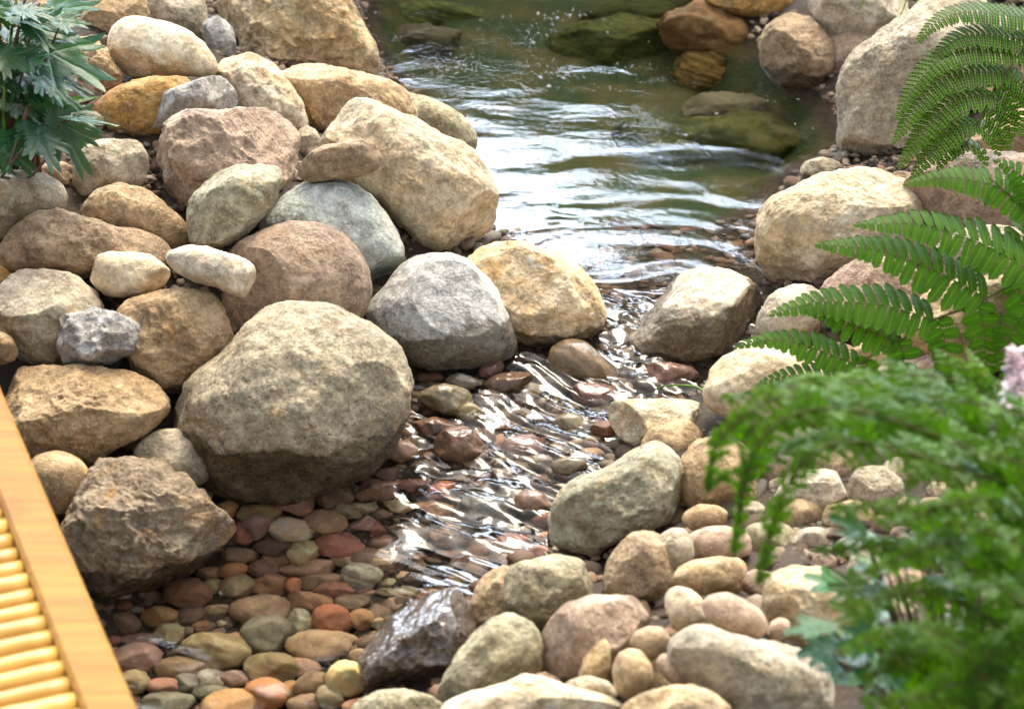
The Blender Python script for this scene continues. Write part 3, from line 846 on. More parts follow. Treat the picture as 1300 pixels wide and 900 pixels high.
def ell(cx, cy, rx, ry, a, n=18, seed=0):
    r = random.Random(seed)
    ph = [r.uniform(0, 6.28) for _ in range(3)]
    am = [r.uniform(.02, .07), r.uniform(.01, .05), r.uniform(0, .03)]
    out = []
    for i in range(n):
        t = 2 * math.pi * i / n
        q = 1 + am[0] * math.sin(2 * t + ph[0]) + am[1] * math.sin(3 * t + ph[1]) + am[2] * math.sin(5 * t + ph[2])
        x, y = rx * q * math.cos(t), ry * q * math.sin(t)
        c, s = math.cos(math.radians(a)), math.sin(math.radians(a))
        out.append((cx + x * c - y * s, cy + x * s + y * c))
    return out

TRACED = []
def pebble(cx, cy, rx, ry, a, key, label, group, k=.55, wet=True, sink=True, level=4, cat='pebble', up=0.0, amp=.055, facets=3, dfac=.95, name=None):
    TRACED.append((cx, cy, rx, ry))
    poly = ell(cx, cy, rx, ry, a, seed=int(cx * 7 + cy))
    lift = k * ry * 4.6 / FPX * .9 + up
    C0, t = hit_bed(cx, cy, lift) if sink else (None, hit(cx, cy, lift))
    if C0 is None:
        C0 = at(cx, cy, t)
    W, F, c, r0, _ = stone_mesh(poly, t / FPX, int(cx * 31 + cy * 17), dfac=dfac, amp=amp, facets=facets, level=level, cut=(.66, .9))
    o = mesh_obj(name or 'pebble', W, F, pebble_mat(key, wet))
    o.location = C0
    tag(o, label, cat, group)
    return o

GP = 'pebbles on the bed of the clear lower pool'
LOW = [
 (zm(465,158,45,30), 'orange', 'small orange-brown pebble at the tip of the jagged grey-brown rock'),
 (zm(600,160,82,35,-10), 'gold', 'golden-brown oval pebble under the dark foot of the giant boulder'),
 (zm(590,205,56,46,30), 'mauve', 'striped mauve-grey egg-shaped pebble before the golden-brown oval one'),
 (zm(738,125,57,54,60), 'brown', 'brown pebble split by a dark groove at the foot of the giant boulder'),
 (zm(722,216,82,44,8), 'cream', 'pale cream pebble, the lightest on the bed near the giant boulder'),
 (zm(872,92,84,42), 'darkbrown', 'dark brown flat pebble beside the grooved one at the giant boulder'),
 (zm(850,185,85,46), 'olive', 'tan-green pebble under the first ripples near the cream pebble'),
 (zm(642,277,78,34), 'darkbrown', 'dark grey-brown oval pebble below the striped mauve-grey one'),
 (zm(522,312,74,28,4), 'brown', 'long brown pebble beside the tip of the jagged rock'),
 (zm(665,332,60,26,8), 'redbrown', 'thin rust-red pebble below the dark grey-brown oval one'),
 (zm(768,300,64,48,-15), 'tan', 'tan-yellow pebble between the rust-red and the long reddish-brown pebble'),
 (zm(905,278,100,45,12), 'redbrown', 'long reddish-brown pebble under the edge of the ripples'),
 (zm(500,375,56,34), 'orange', 'bright orange-brown pebble beside the small rounded brown one'),
 (zm(616,367,56,39), 'brown', 'small rounded brown pebble next to the bright orange-brown one'),
 (zm(790,365,110,30,-4), 'brown', 'ridged brown flat pebble in the middle of the clear pool'),
 (zm(515,440,70,46), 'tan', 'plump tan-brown pebble beside the reddish-brown egg-shaped one'),
 (zm(640,428,68,46,-12), 'redbrown', 'reddish-brown egg-shaped pebble next to the plump tan-brown one'),
 (zm(726,430,30,30), 'orange', 'little orange pebble touching the reddish-brown egg-shaped one'),
 (zm(835,410,82,24,-12), 'tan', 'slim tan pebble lying aslant under the ridged brown flat one'),
 (zm(880,450,78,30,3), 'redbrown', 'flat red-brown pebble below the slim tan one'),
 (zm(990,390,72,52), 'grey', 'grey-green round cobble at the edge of the ripples'),
 (zm(605,520,108,52,-5), 'brown', 'broad orange-brown cobble above the grey-green pair'),
 (zm(790,495,98,42,14), 'redbrown', 'brownish-red slanting cobble beside the broad orange-brown one'),
 (zm(870,568,78,54,15), 'orange', 'orange-red triangular cobble, the brightest red of the clear pool'),
 (zm(622,620,92,74), 'green', 'big grey-green round cobble, the larger of the green pair'),
 (zm(745,577,52,54), 'green', 'small grey-green cobble touching the big round green one'),
 (zm(845,660,136,54,-3), 'olive', 'wide olive-brown cobble near the dark wet rock'),
 (zm(985,560,48,40), 'gold', 'yellow-orange pebble under the glint beside the dark wet rock'),
 (zm(640,745,98,56,-6), 'olive', 'olive-grey cobble below the big grey-green round one'),
 (zm(305,745,102,42,4), 'olive', 'long olive-tan pebble near the deck rail, pale and smooth'),
 (zm(800,812,68,52), 'olive', 'round olive-tan cobble below the wide olive-brown one'),
 (zm(930,788,78,52,10), 'gold', 'mottled brown-gold cobble against the dark wet rock'),
 (zm(618,850,86,60,10), 'orange', 'orange-brown cobble beside the yellow one at the bottom of the pool'),
 (zm(702,835,46,46,40), 'orange', 'tan-orange pebble squeezed between orange-brown and olive-tan cobbles'),
 (zm(485,885,104,52,-8), 'gold', 'big golden-yellow cobble at the bottom of the pool'),
 (zm(430,680,130,66,10), 'olive', 'large grey striped cobble under wavy water'),
 (zm(250,620,56,44,10), 'tan', 'tan rounded pebble above the large grey striped cobble'),
 (zm(140,640,82,28), 'mauve', 'flat brownish pebble by the deck rail under the jagged rock'),
 (zm(215,547,64,34,-10), 'orange', 'orange-red pebble in the shade of the jagged rock'),
 (zm(325,460,88,54), 'redbrown', 'large reddish cobble leaning on the jagged rock under water'),
 (zm(420,430,36,26), 'olive', 'small olive pebble between the large reddish and the plump tan-brown'),
 (zm(410,380,52,26,-10), 'redbrown', 'small orange-red pebble under the waterline of the jagged rock'),
 (zm(530,232,42,36), 'redbrown', 'red pebble half under the striped mauve-grey one'),
 (zm(950,340,84,26,5), 'brown', 'brown flat pebble between the red-brown flat one and the ripples'),
 (zm(950,500,74,36,-8), 'darkbrown', 'dark brown pebble above the orange-red triangular cobble'),
 (zm(1060,340,62,48), 'brown', 'brown mottled cobble under the white streaks of the ripples'),
 (zm(135,705,88,56,20), 'mauve', 'purple-brown flat cobble beside the deck rail'),
 (zm(240,815,72,32), 'pinkish', 'dull pink pebble beside the grey pair near the deck rail'),
 (zm(320,800,52,38,20), 'grey', 'grey pebble next to the dull pink one'),
 (zm(410,788,56,38,-10), 'grey', 'grey-tan pebble above the small green-grey one'),
 (zm(500,790,62,32), 'mauve', 'pinkish-grey flat pebble below the large grey striped cobble'),
 (zm(250,880,104,38), 'green', 'flat green-grey cobble at the bottom beside the deck rail'),
 (zm(410,842,62,30,-8), 'green', 'small green-grey pebble above the big golden-yellow cobble'),
 (zm(780,884,70,34), 'brown', 'brown pebble at the bottom of the pool by the grey-buff stone'),
 (zm(880,856,66,44), 'olive', 'dull olive pebble under the mottled brown-gold cobble'),
 (zm(752,742,76,34,5), 'brown', 'brown shadowed pebble under the wide olive-brown cobble'),
 (zm(505,655,48,44), 'brown', 'brown pebble at the side of the big grey-green round cobble'),
 (zm(120,800,60,42), 'olive', 'olive round pebble close to the deck rail'),
]
for e, key, label in LOW:
    cx, cy, rx, ry, a = e
    pebble(cx, cy, rx * 1.10, ry * 1.42, a, key, label, GP, up=.008, wet='under')

GF = 'wet stones in the tumbling riffle'
RIF = [
 (624,470,20,14,-30,'redbrown','small shiny dark-red stone at the foot of the blue-grey dome',.030),
 (646,486,36,14,-14,'umber','long brown shiny stone lying across two others in the riffle',.030),
 (566,508,34,22,4,'tan','yellowish rounded stone at the head of the riffle',.030),
 (592,524,22,14,10,'gold','small ochre stone touching the yellowish rounded stone',.026),
 (589,488,24,13,10,'cream','pale stone between the yellowish stone and the dark-red one',.016),
 (582,566,33,25,-5,'umber','rounded tan-brown cobble standing out of the riffle by the giant boulder',.032),
 (552,545,32,16,-4,'redbrown','red-brown flat cobble above the rounded tan-brown one',.016),
 (753,501,31,16,6,'pinkish','red-orange shiny cobble near the cream slab',.018),
 (664,571,27,19,5,'pinkish','pinkish-red cobble in the middle of the riffle',.012),
 (613,649,44,27,0,'grey','half pale, half dark grey cobble in the streaked ripples',.018),
 (676,640,26,18,12,'pinkish','orange-pink cobble beside the grey one in the ripples',.012),
 (671,500,21,13,-8,'gold','tan cobble in the froth below the brown smooth stone',.016),
 (708,490,24,13,5,'grey','grey-buff cobble under the brown smooth stone',.014),
 (624,510,22,13,0,'mauve','purple-brown cobble under the long brown shiny stone',.014),
 (686,588,16,12,0,'cream','white cobble in the middle of the riffle',.012),
 (722,592,24,12,-6,'tan','pale tan cobble beside the pale green-grey boulder',.012),
 (726,540,22,16,15,'tan','beige cobble awash near the cream slab',.012),
 (845,476,46,17,5,'redbrown','flat dark red stone awash under the edge of the wet slab',.006),
 (800,453,34,14,-6,'brown','brown rounded stone at the foot of the wet slab',.006),
 (672,463,24,11,0,'darkbrown','dark stone in the gap behind the brown smooth stone',.012),
 (448,605,31,14,-2,'brown','grey-brown oblong stone at the wet foot of the giant boulder',.006),
 (504,575,28,17,0,'redbrown','dark red-brown stone at the corner of the giant boulder',.012),
 (480,625,34,14,-8,'pinkish','orange stone beneath the first ripples',.004),
 (452,648,34,12,0,'olive','olive flat stone beneath the ripples',.004),
 (555,645,32,12,5,'orange','orange-brown flat stone under the streaks',.002),
 (484,712,46,20,10,'brown','large brown stone under the white streaks',.003),
 (612,710,44,14,-10,'redbrown','red-brown curved stone close to the tan sandy stone',.002),
 (536,738,30,13,0,'darkbrown','dark grey stone between the ripples and the dark wet rock',.002),
 (583,738,19,12,0,'gold','yellow stone tucked against the tan sandy stone',.012),
 (506,753,32,11,5,'tan','tan-yellow flat stone above the dark wet rock',.002),
 (544,598,26,13,0,'darkbrown','dark flat stone below the rounded tan-brown cobble',.006),
 (640,608,24,13,0,'brown','brown stone awash above the half pale grey one',.008),
 (700,535,24,12,10,'mauve','mauve stone under rushing water in the middle of the riffle',.008),
 (655,530,28,12,0,'olive','olive-brown stone under rushing water',.006),
 (770,545,20,12,0,'orange','orange-brown stone touching the end of the cream slab',.010),
 (520,620,30,12,-6,'redbrown','reddish flat stone under the first streaks',.003),
 (575,680,34,13,4,'redbrown','dull red stone under the thickest streaks',.002),
 (655,690,32,13,-4,'orange','rust stone beside the foot of the pale green-grey boulder',.004),
 (520,675,32,13,0,'brown','plain brown stone under the upper streaks',.002),
 (820,492,26,11,0,'darkbrown','dark stone under water above the cream slab',.006),
]
for cx, cy, rx, ry, a, key, label, up in RIF:
    pebble(cx, cy, rx, ry, a, key, label, GF, up=up, level=5 if rx > 30 else 4)
o = stone('brown smooth fin-shaped stone with water parting round it at the riffle head', 'stone',
          [(692,462),(699,441),(713,432),(728,429),(745,434),(760,448),(774,464),(788,480),(782,496),(763,502),(742,494),(720,486),(700,478)],
          'brown', k=.75, level=5, facets=0, amp=.02, mat=pebble_mat('umber'), group=GF)

# loose small pebbles filling the gaps of the bed: nothing tells them apart
rng = random.Random(5)
kinds = ['redbrown', 'orange', 'brown', 'darkbrown', 'olive', 'grey', 'tan', 'mauve', 'brown', 'redbrown', 'brown']
FILL = {'redbrown': 'red-brown', 'orange': 'orange', 'brown': 'brown', 'darkbrown': 'dark brown', 'olive': 'olive', 'grey': 'grey', 'tan': 'tan', 'mauve': 'mauve'}
spots = []
tries = 0
while len(spots) < 185 and tries < 12000:
    tries += 1
    cx, cy = rng.uniform(140, 830), rng.uniform(470, 915)
    g = on_plane(cx, cy, 0.0)
    if sdist(g[0], g[1]) > -.012:
        continue
    rx = rng.uniform(9, 23)
    ry = rx * rng.uniform(.45, .75)
    if any(((cx - a) / (c * .9 + rx * .40)) ** 2 + ((cy - b) / (d * .95 + ry * .40)) ** 2 < 1 for a, b, c, d in TRACED):
        continue
    if any(((cx - a) / (c * .9 + rx * .55)) ** 2 + ((cy - b) / (d * .9 + ry * .55)) ** 2 < 1 for a, b, c, d in spots):
        continue
    spots.append((cx, cy, rx, ry))
keep_ = list(TRACED)
for cx, cy, rx, ry in spots:
    key = rng.choice(kinds)
    low = cy > 640
    pebble(cx, cy, rx, ry, rng.uniform(-25, 25), key,
           'one of the small loose %s pebbles filling gaps %s' % (FILL[key], 'on the clear pool bed' if low else 'between the riffle stones'),
           'small loose %s pebbles %s' % (FILL[key], 'of the pool bed' if low else 'of the riffle'), k=.2, level=3, up=0, wet='under')

# mossy stones under the upper pool
GU = 'sunken stones under the upper pool'
UPP = [
 (783,58,66,42,-10,'moss','yellow-green mossy sunken stone beyond the bubbles'),
 (893,95,28,44,12,'mustard','upright ochre sunken stone before the rusty orange rock'),
 (905,45,52,40,0,'mustard','brown sunken stone next to the rusty orange rock'),
 (849,185,56,40,0,'moss','yellowish mossy sunken stone in the dark middle of the pool'),
 (955,190,76,52,10,'moss','large mossy olive sunken stone near the mauve-grey boulder'),
 (820,22,60,26,0,'moss','dark olive sunken stone at the far end of the pool'),
 (525,55,46,26,-10,'murk','dull olive sunken stone by the huge ochre boulder'),
 (540,18,60,16,0,'moss','mossy sunken slab at the far edge by the huge ochre boulder'),
 (940,140,60,24,0,'murk','grey sunken slab below the brown ridged rock'),
]
for cx, cy, rx, ry, a, key, label in UPP:
    pebble(cx, cy, rx * 1.4, ry * 1.6, a, key, label, GU, k=-.3, level=5, cat='stone', amp=.09, name='sunken_stone', up=.02, wet='under')
# ------------------------------------------------------------------ the bamboo deck at the corner
ZD = 0.50
o1, o2 = on_plane(-2, 484, ZD)[:2], on_plane(177, 903, ZD)[:2]      # outer edge of the rail
i1, i2 = on_plane(-2, 628, ZD)[:2], on_plane(105, 903, ZD)[:2]      # inner edge
dv = (o2 - o1) / np.linalg.norm(o2 - o1)
pv = np.array([dv[1], -dv[0]])
if pv[0] > 0:
    pv = -pv                                             # away from the water
wd = abs((i2 - o2) @ pv) * .5 + abs((i1 - o1) @ pv) * .5
t = NT('varnished_rail_wood')
v = t.coord('Object', (3, 1, 2))
mp = t.add('Mapping')
t.put(mp.inputs['Vector'], v)
mp.inputs['Rotation'].default_value = (0, 0, -math.atan2(dv[1], dv[0]))
mp.inputs['Scale'].default_value = (2.2, 55, 55)
g1 = t.noise(mp.outputs[0], 1.2, 5, .6, .6)
col = t.mix(t.ramp(g1, .35, .65), (.30, .145, .015), (.23, .10, .009))
col = t.mix(t.ramp(t.noise(v, 9, 4), .62, .75, 0, .4), col, (.13, .055, .01))
RAIL = t.done(t.principled(col, .6, t.bump(g1, .3, .004), .18))
t = NT('bamboo_cane')
v = t.coord('Object')
mp = t.add('Mapping')
t.put(mp.inputs['Vector'], v)
mp.inputs['Rotation'].default_value = (0, 0, -math.atan2(pv[1], pv[0]))
mp.inputs['Scale'].default_value = (3, 45, 45)
g1 = t.noise(mp.outputs[0], 1.0, 4, .6)
col = t.mix(t.ramp(g1, .3, .7), (.52, .315, .075), (.41, .22, .038))
col = t.mix(t.ramp(t.noise(v, 14, 4, .7), .64, .74, 0, .5), col, (.25, .12, .03))
hs_ = t.add('HueSaturation')
t.put(hs_.inputs['Color'], col)
t.put(hs_.inputs['Value'], t.ramp(t.rnd, 0, 1, .88, 1.12))
CANE = t.done(t.principled(hs_.outputs[0], .35, t.bump(g1, .2, .003), .3))

base = np.append(o1, 0)
def box_along(name, a, b, side, w, z0, z1, mat, parent, bev=.006):
    """a straight board from a to b, w wide towards side"""
    u = (b - a) / np.linalg.norm(b - a)
    v, f = [], []
    for p in (a, b):
        for q, zz in ((0, z0), (w, z0), (w, z1 - bev), (w - bev, z1), (bev, z1), (0, z1 - bev)):
            v.append(np.array([*(p + side * q), zz]))
    n = 6
    for k in range(n):
        f.append((k, (k + 1) % n, n + (k + 1) % n, n + k))
    f += [tuple(range(n))[::-1], tuple(range(n, 2 * n))]
    o = mesh_obj(name, np.array(v) - base, f, mat, parent, smooth_=False)
    return o

deck = empty('bamboo_deck', base)
tag(deck, 'yellow bamboo deck with a smooth wooden edge rail beside the stream', 'deck')
a, b = o1 - dv * 1.0, o2 + dv * .55
box_along('edge_rail', a, b, pv, wd, ZD - .055, ZD, RAIL, deck)
far_ = 0.62
box_along('edge_rail', a + pv * (wd + far_), b + pv * (wd + far_), pv, wd, ZD - .055, ZD, RAIL, deck)
L = float(np.linalg.norm(b - a))
pitch = .0335
rr_ = random.Random(3)
for i in range(int(L / pitch)):
    p = a + dv * (pitch * (i + .5)) + pv * (wd + .001)
    q = p + pv * (far_ - .002)
    r = .0168 * rr_.uniform(.93, 1.05)
    jz = rr_.uniform(-.002, .002)
    pts, rad = [], []
    node = rr_.uniform(.08, .3)
    for s in np.linspace(0, 1, 25):
        c = p + (q - p) * s + dv * rr_.uniform(-.0004, .0004)
        dd = min(abs(((s - node + .25) % .5) - .25), 1)
        pts.append((*c, ZD - .024 + jz))
        rad.append(r * (1 + (.07 if dd < .012 else 0)))
    v, f = tube(pts, rad, 12)
    mesh_obj('slat', np.array(v) - base, f, CANE, deck)
for s in (.15, .95):
    for wv in (wd * .5, wd * 1.5 + far_):
        c = a + dv * L * s + pv * wv
        zb = float(height(c[0], c[1])) - .1
        v, f = tube([(*c, zb), (*c, ZD - .056)], .03, 12)
        mesh_obj('leg', np.array(v) - base, f, RAIL, deck)
# ------------------------------------------------------------------ trees and shrubs beyond the pool: the water mirrors them
def leaf_mat(name, c1, c2, rough=.45, trans=.35, spec=.4):
    t = NT(name)
    v = t.coord('Object')
    col = t.mix(t.ramp(t.noise(v, 3.0, 4), .35, .65), c1, c2)
    col = t.mix(t.ramp(t.noise(v, 40, 3), .5, .75, 0, .35), col, tuple(c * 1.7 for c in c1))
    p = t.principled(col, rough, t.bump(t.noise(v, 120, 3), .12, .002), spec)
    tr = t.add('BsdfTranslucent')
    t.put(tr.inputs['Color'], t.mix(1.0, col, (1.5, 1.6, .7), 'MULTIPLY'))
    mx = t.add('MixShader')
    mx.inputs[0].default_value = trans
    t.l.new(p.outputs[0], mx.inputs[1])
    t.l.new(tr.outputs[0], mx.inputs[2])
    return t.done(mx)

t = NT('bark')
v = t.coord('Object')
n1 = t.noise(v, 14, 6, .65)
BARK = t.done(t.principled(t.mix(t.ramp(n1, .35, .65), (.10, .075, .05), (.05, .038, .028)), .85, t.bump(n1, .6, .02)))
TREE_A = leaf_mat('tree_leaves_dark', (.04, .075, .012), (.022, .045, .008))
TREE_B = leaf_mat('tree_leaves_fresh', (.05, .10, .010), (.026, .055, .006))

def tree(kind, label, cat, foot, blobs, mat, leaf, n, seed, trunk_r=.06):
    """blobs: (centre, radii) of the crown in world metres; foot: where the trunk leaves the ground"""
    rng = np.random.default_rng(seed)
    fx, fy = foot
    fz = float(height(fx, fy)) - .05
    root = empty(kind, (fx, fy, fz))
    tag(root, label, cat, 'trees and shrubs mirrored in the pool')
    F0 = np.array([fx, fy, fz])
    vs, fs = [], []
    top = max(blobs, key=lambda q: q[0][2])[0]
    stem = curve_pts([F0, F0 * .6 + np.array(top) * .4 + rng.normal(size=3) * [.12, .12, 0], np.array(top)], 10)
    def addt(v, f):
        o = len(vs)
        vs.extend(v)
        fs.extend(tuple(o + i for i in q) for q in f)
    addt(*tube(stem, np.linspace(trunk_r, trunk_r * .25, 10), 8))
    for c, r in blobs:
        b0 = stem[rng.integers(3, 8)]
        for _ in range(3):
            e = np.array(c) + rng.normal(size=3) * np.array(r) * .5
            addt(*tube(curve_pts([b0, (b0 + e) / 2 + rng.normal(size=3) * .08, e], 6), np.linspace(trunk_r * .35, .006, 6), 5))
    mesh_obj('trunk', np.array(vs) - F0, fs, BARK, root)
    vol = np.array([np.prod(r) for c, r in blobs])
    cl, lv, lf = [], [], []
    per = 26
    for _ in range(n // per):
        c, r = blobs[rng.choice(len(blobs), p=vol / vol.sum())]
        d = rng.normal(size=3)
        d /= np.linalg.norm(d)
        q = np.array(c) + d * np.array(r) * rng.uniform(.35, 1.05) ** .6
        m = q + rng.normal(size=(per, 3)) * leaf * 2.2
        for p in m:
            a = rng.normal(size=3)
            a[2] -= .3
            a /= np.linalg.norm(a)
            b = np.cross(a, rng.normal(size=3))
            b /= np.linalg.norm(b)
            k = leaf * rng.uniform(.7, 1.3)
            o = len(lv)
            nn = np.cross(a, b) * k * .12
            lv += [p, p + a * k * .5 + b * k * .28 + nn, p + a * k, p + a * k * .5 - b * k * .28 + nn]
            lf += [(o, o + 1, o + 2), (o, o + 2, o + 3)]
    mesh_obj('crown', np.array(lv) - F0, lf, mat, root, smooth_=False)
    return root

tree('tree', 'tall bushy green tree mirrored in the dark green side of the pool', 'tree', (1.6, 6.0),
     [((1.15, 6.0, 2.55), (.62, .6, .95)), ((1.9, 6.0, 2.7), (.8, .6, 1.1)), ((2.8, 6.2, 2.5), (.9, .6, 1.3)), ((1.0, 5.9, 1.5), (.62, .5, .85)), ((2.2, 6.0, 1.1), (.9, .5, .8)), ((3.6, 6.4, 2.6), (.9, .6, 1.3))], TREE_B, .10, 30000, 1)
tree('shrub', 'low dense dark shrub mirrored along the far end of the pool', 'shrub', (-.2, 6.3),
     [((-.2, 6.3, 1.55), (.9, .5, .95)), ((.55, 6.2, 1.65), (.6, .5, .95)), ((-.8, 6.4, 1.5), (.7, .5, .95))], TREE_A, .08, 30000, 2)
tree('shrub', 'dark shrub mirrored beside the heap of rounded rocks', 'shrub', (-1.9, 6.2),
     [((-1.8, 6.2, 1.7), (.9, .5, 1.05)), ((-2.8, 6.4, 1.6), (.9, .5, 1.0))], TREE_A, .07, 9000, 3)
tree('overhanging_tree', 'broad tree whose high boughs hang over the stream and darken the lower pool', 'tree', (-2.9, 6.8),
     [((-1.6, 6.0, 4.75), (1.1, .8, .75)), ((-.5, 5.8, 4.75), (.9, .8, .7)), ((.4, 5.8, 4.9), (.8, .7, .7)), ((-2.6, 6.3, 4.9), (1.0, .8, .8)), ((-1.0, 6.0, 5.4), (1.4, .8, .6))], TREE_A, .10, 26000, 4, .13)
# ------------------------------------------------------------------ ferns and leafy plants
class Blade:
    """collects small leaf faces: verts, faces, uv (u along the leaflet, v across)"""
    def __init__(s):
        s.v, s.f, s.uv = [], [], []
    def leaflet(s, p, d, side, nrm, ln, wd, curl=0.12, taper=.55, n=4, base=.75, teeth=0.0):
        """an oblong leaflet from p along d; side spans its width; nrm is up"""
        o = len(s.v)
        rows = n + 1
        for i in range(rows):
            u = i / n
            wf = base + (1 - base) * math.sin(min(u * 2.2, 1) * math.pi / 2)
            if u > taper:
                wf *= math.sqrt(max(0.0, 1 - ((u - taper) / (1 - taper)) ** 2)) * .96 + .04
            if teeth and i % 2:
                wf *= 1 - teeth
            c = p + d * ln * u - nrm * (curl * ln * u * u)
            for k, vv in ((-1, 0.0), (0, .5), (1, 1.0)):
                s.v.append(c + side * (k * wd * .5 * wf) + nrm * (0.10 * wd * abs(k)))
                s.uv.append((u * ln / max(wd, 1e-6), vv))
        for i in range(n):
            a = o + i * 3
            s.f += [(a, a + 1, a + 4, a + 3), (a + 1, a + 2, a + 5, a + 4)]
    def tube(s, pts, rad, n=5):
        o = len(s.v)
        v, f = tube(pts, rad, n)
        s.v += v
        s.uv += [(-9.0, 0.5)] * len(v)
        s.f += [tuple(o + i for i in q) for q in f]
    def build(s, name, mat, parent, origin):
        return mesh_obj(name, np.array(s.v) - np.asarray(origin), s.f, mat, parent, uv=s.uv)

def fern_mat(name, c1, c2, spots=False, trans=.4, rough=.42, spec=.12):
    t = NT(name)
    v = t.coord('Object', (1, 2, 3))
    uvn = t.add('UVMap')
    sx = t.add('SeparateXYZ')
    t.put(sx.inputs[0], uvn.outputs[0])
    u, vv = sx.outputs[0], sx.outputs[1]
    col = t.mix(t.ramp(t.noise(v, 14, 5, .6), .35, .65), c1, c2)
    col = t.mix(t.ramp(t.noise(v, 45, 3), .62, .74, 0, .5), col, (.16, .15, .02))
    mid = t.math('ABSOLUTE', t.math('SUBTRACT', vv, .5))
    col = t.mix(t.ramp(mid, .07, .02, 0, .6), col, tuple(min(.5, c * 1.9) for c in c1))
    stem = t.ramp(u, -2.0, -4.0)
    col = t.mix(stem, col, (.13, .12, .035))
    if spots:
        fu = t.math('ABSOLUTE', t.math('SUBTRACT', t.math('FRACT', t.math('MULTIPLY', u, 1.7)), .5))
        fv = t.math('MULTIPLY', t.math('ABSOLUTE', t.math('SUBTRACT', mid, .24)), 2.6)
        dd = t.math('SQRT', t.math('ADD', t.math('MULTIPLY', fu, fu), t.math('MULTIPLY', fv, fv)))
        msk = t.math('MULTIPLY', t.ramp(dd, .48, .36), t.ramp(u, -.05, .0))
        col = t.mix(msk, col, (.040, .016, .010))
    h = t.math('MULTIPLY', t.math('SINE', t.math('MULTIPLY', u, 14)), .5)
    p = t.principled(col, rough, t.bump(h, .12, .0008), spec)
    tr = t.add('BsdfTranslucent')
    t.put(tr.inputs['Color'], t.mix(1.0, col, (1.4, 1.6, .25), 'MULTIPLY'))
    mx = t.add('MixShader')
    mx.inputs[0].default_value = trans
    t.l.new(p.outputs[0], mx.inputs[1])
    t.l.new(tr.outputs[0], mx.inputs[2])
    return t.done(mx)

FERN_DARK = fern_mat('spotted_fern_leaf', (.07, .19, .006), (.052, .145, .004), spots=True)
FERN = fern_mat('fern_leaf', (.050, .125, .003), (.034, .09, .002), rough=.55)
FERN_NEAR = fern_mat('near_fern_leaf', (.085, .175, .001), (.034, .088, .001), trans=.55, rough=.45, spec=.16)

def nz(a):
    return a / (np.linalg.norm(a) + 1e-12)

def px3(p, t):
    return at(p[0], p[1], t)

def pinna(bl, mid, nrm, ln, wd, step, lean=.62, prof=None, teeth=0.0, n=4, taper=.55, rad=.0009, start=.02, rnd=None):
    """leaflets in two rows along a midrib given as a dense polyline"""
    mid = np.asarray(mid)
    seg = np.linalg.norm(np.diff(mid, axis=0), axis=1)
    cum = np.concatenate([[0], np.cumsum(seg)])
    tot = cum[-1]
    bl.tube(mid, np.linspace(rad, rad * .35, len(mid)), 4)
    s = start * tot
    while s < tot * .985:
        f = s / tot
        k = prof(f)
        p = np.array([np.interp(s, cum, mid[:, i]) for i in range(3)])
        q = np.array([np.interp(min(s + tot * .02, tot), cum, mid[:, i]) for i in range(3)])
        T = nz(q - p)
        N = nz(nrm - T * (nrm @ T))
        S = np.cross(N, T)
        for sg in (-1, 1):
            jit = (rnd.uniform(-.09, .09), rnd.uniform(.92, 1.08)) if rnd else (0, 1)
            d = nz(S * sg * math.cos(lean + jit[0]) + T * math.sin(lean + jit[0]))
            side = nz(np.cross(N, d))
            L = ln * k * jit[1]
            if L > .0015:
                bl.leaflet(p + T * (.15 * step if sg > 0 else -.1 * step), d, side, nz(N + (rnd.normalvariate(0, .12) if rnd else 0) * side), L, wd * (.45 + .55 * k), .16, taper, n, .8, teeth)
        s += step * (.5 + .5 * k)

UPN = nz(np.array([0.0, -.45, 1.0]))
rp = random.Random(9)

# the spotted fern: one frond seen from beneath, its pinnae sweeping down over the bank
t0 = hit(1230, 190, .10) - .12
org = px3((1345, 60), t0 + .02)
gz = float(height(org[0] + .1, org[1] + .1))
fern = empty('fern', (org[0] + .1, org[1] + .1, gz))
tag(fern, 'fern with brown-spotted leaf undersides arching over the mauve-grey boulder', 'fern', 'ferns on the bank')
FO = np.array(fern.location)
ft = lambda p: t0 - .0009 * (1300 - p[0]) + .0003 * (200 - p[1])
def P3(pts, n, ft, bow=0.0):
    q = np.array([px3(p, ft(p)) for p in pts])
    c = curve_pts(q, n)
    c[:, 2] -= bow * np.linspace(0, 1, n) ** 2
    return c
bl = Blade()
rach = [(1208, 205), (1226, 183), (1241, 158), (1259, 121), (1277, 93), (1312, 45), (1350, 0)]
R3 = P3(rach, 30, ft)
tail = np.vstack([R3, curve_pts([R3[-1], R3[-1] + np.array([.10, .02, -.05]), FO + np.array([0, 0, .02])], 14)[1:]])
fr = empty('frond')
fr.parent = fern
bl.tube(tail, np.linspace(.0016, .0034, len(tail)), 6)
bl.build('stem', FERN_DARK, fr, FO)
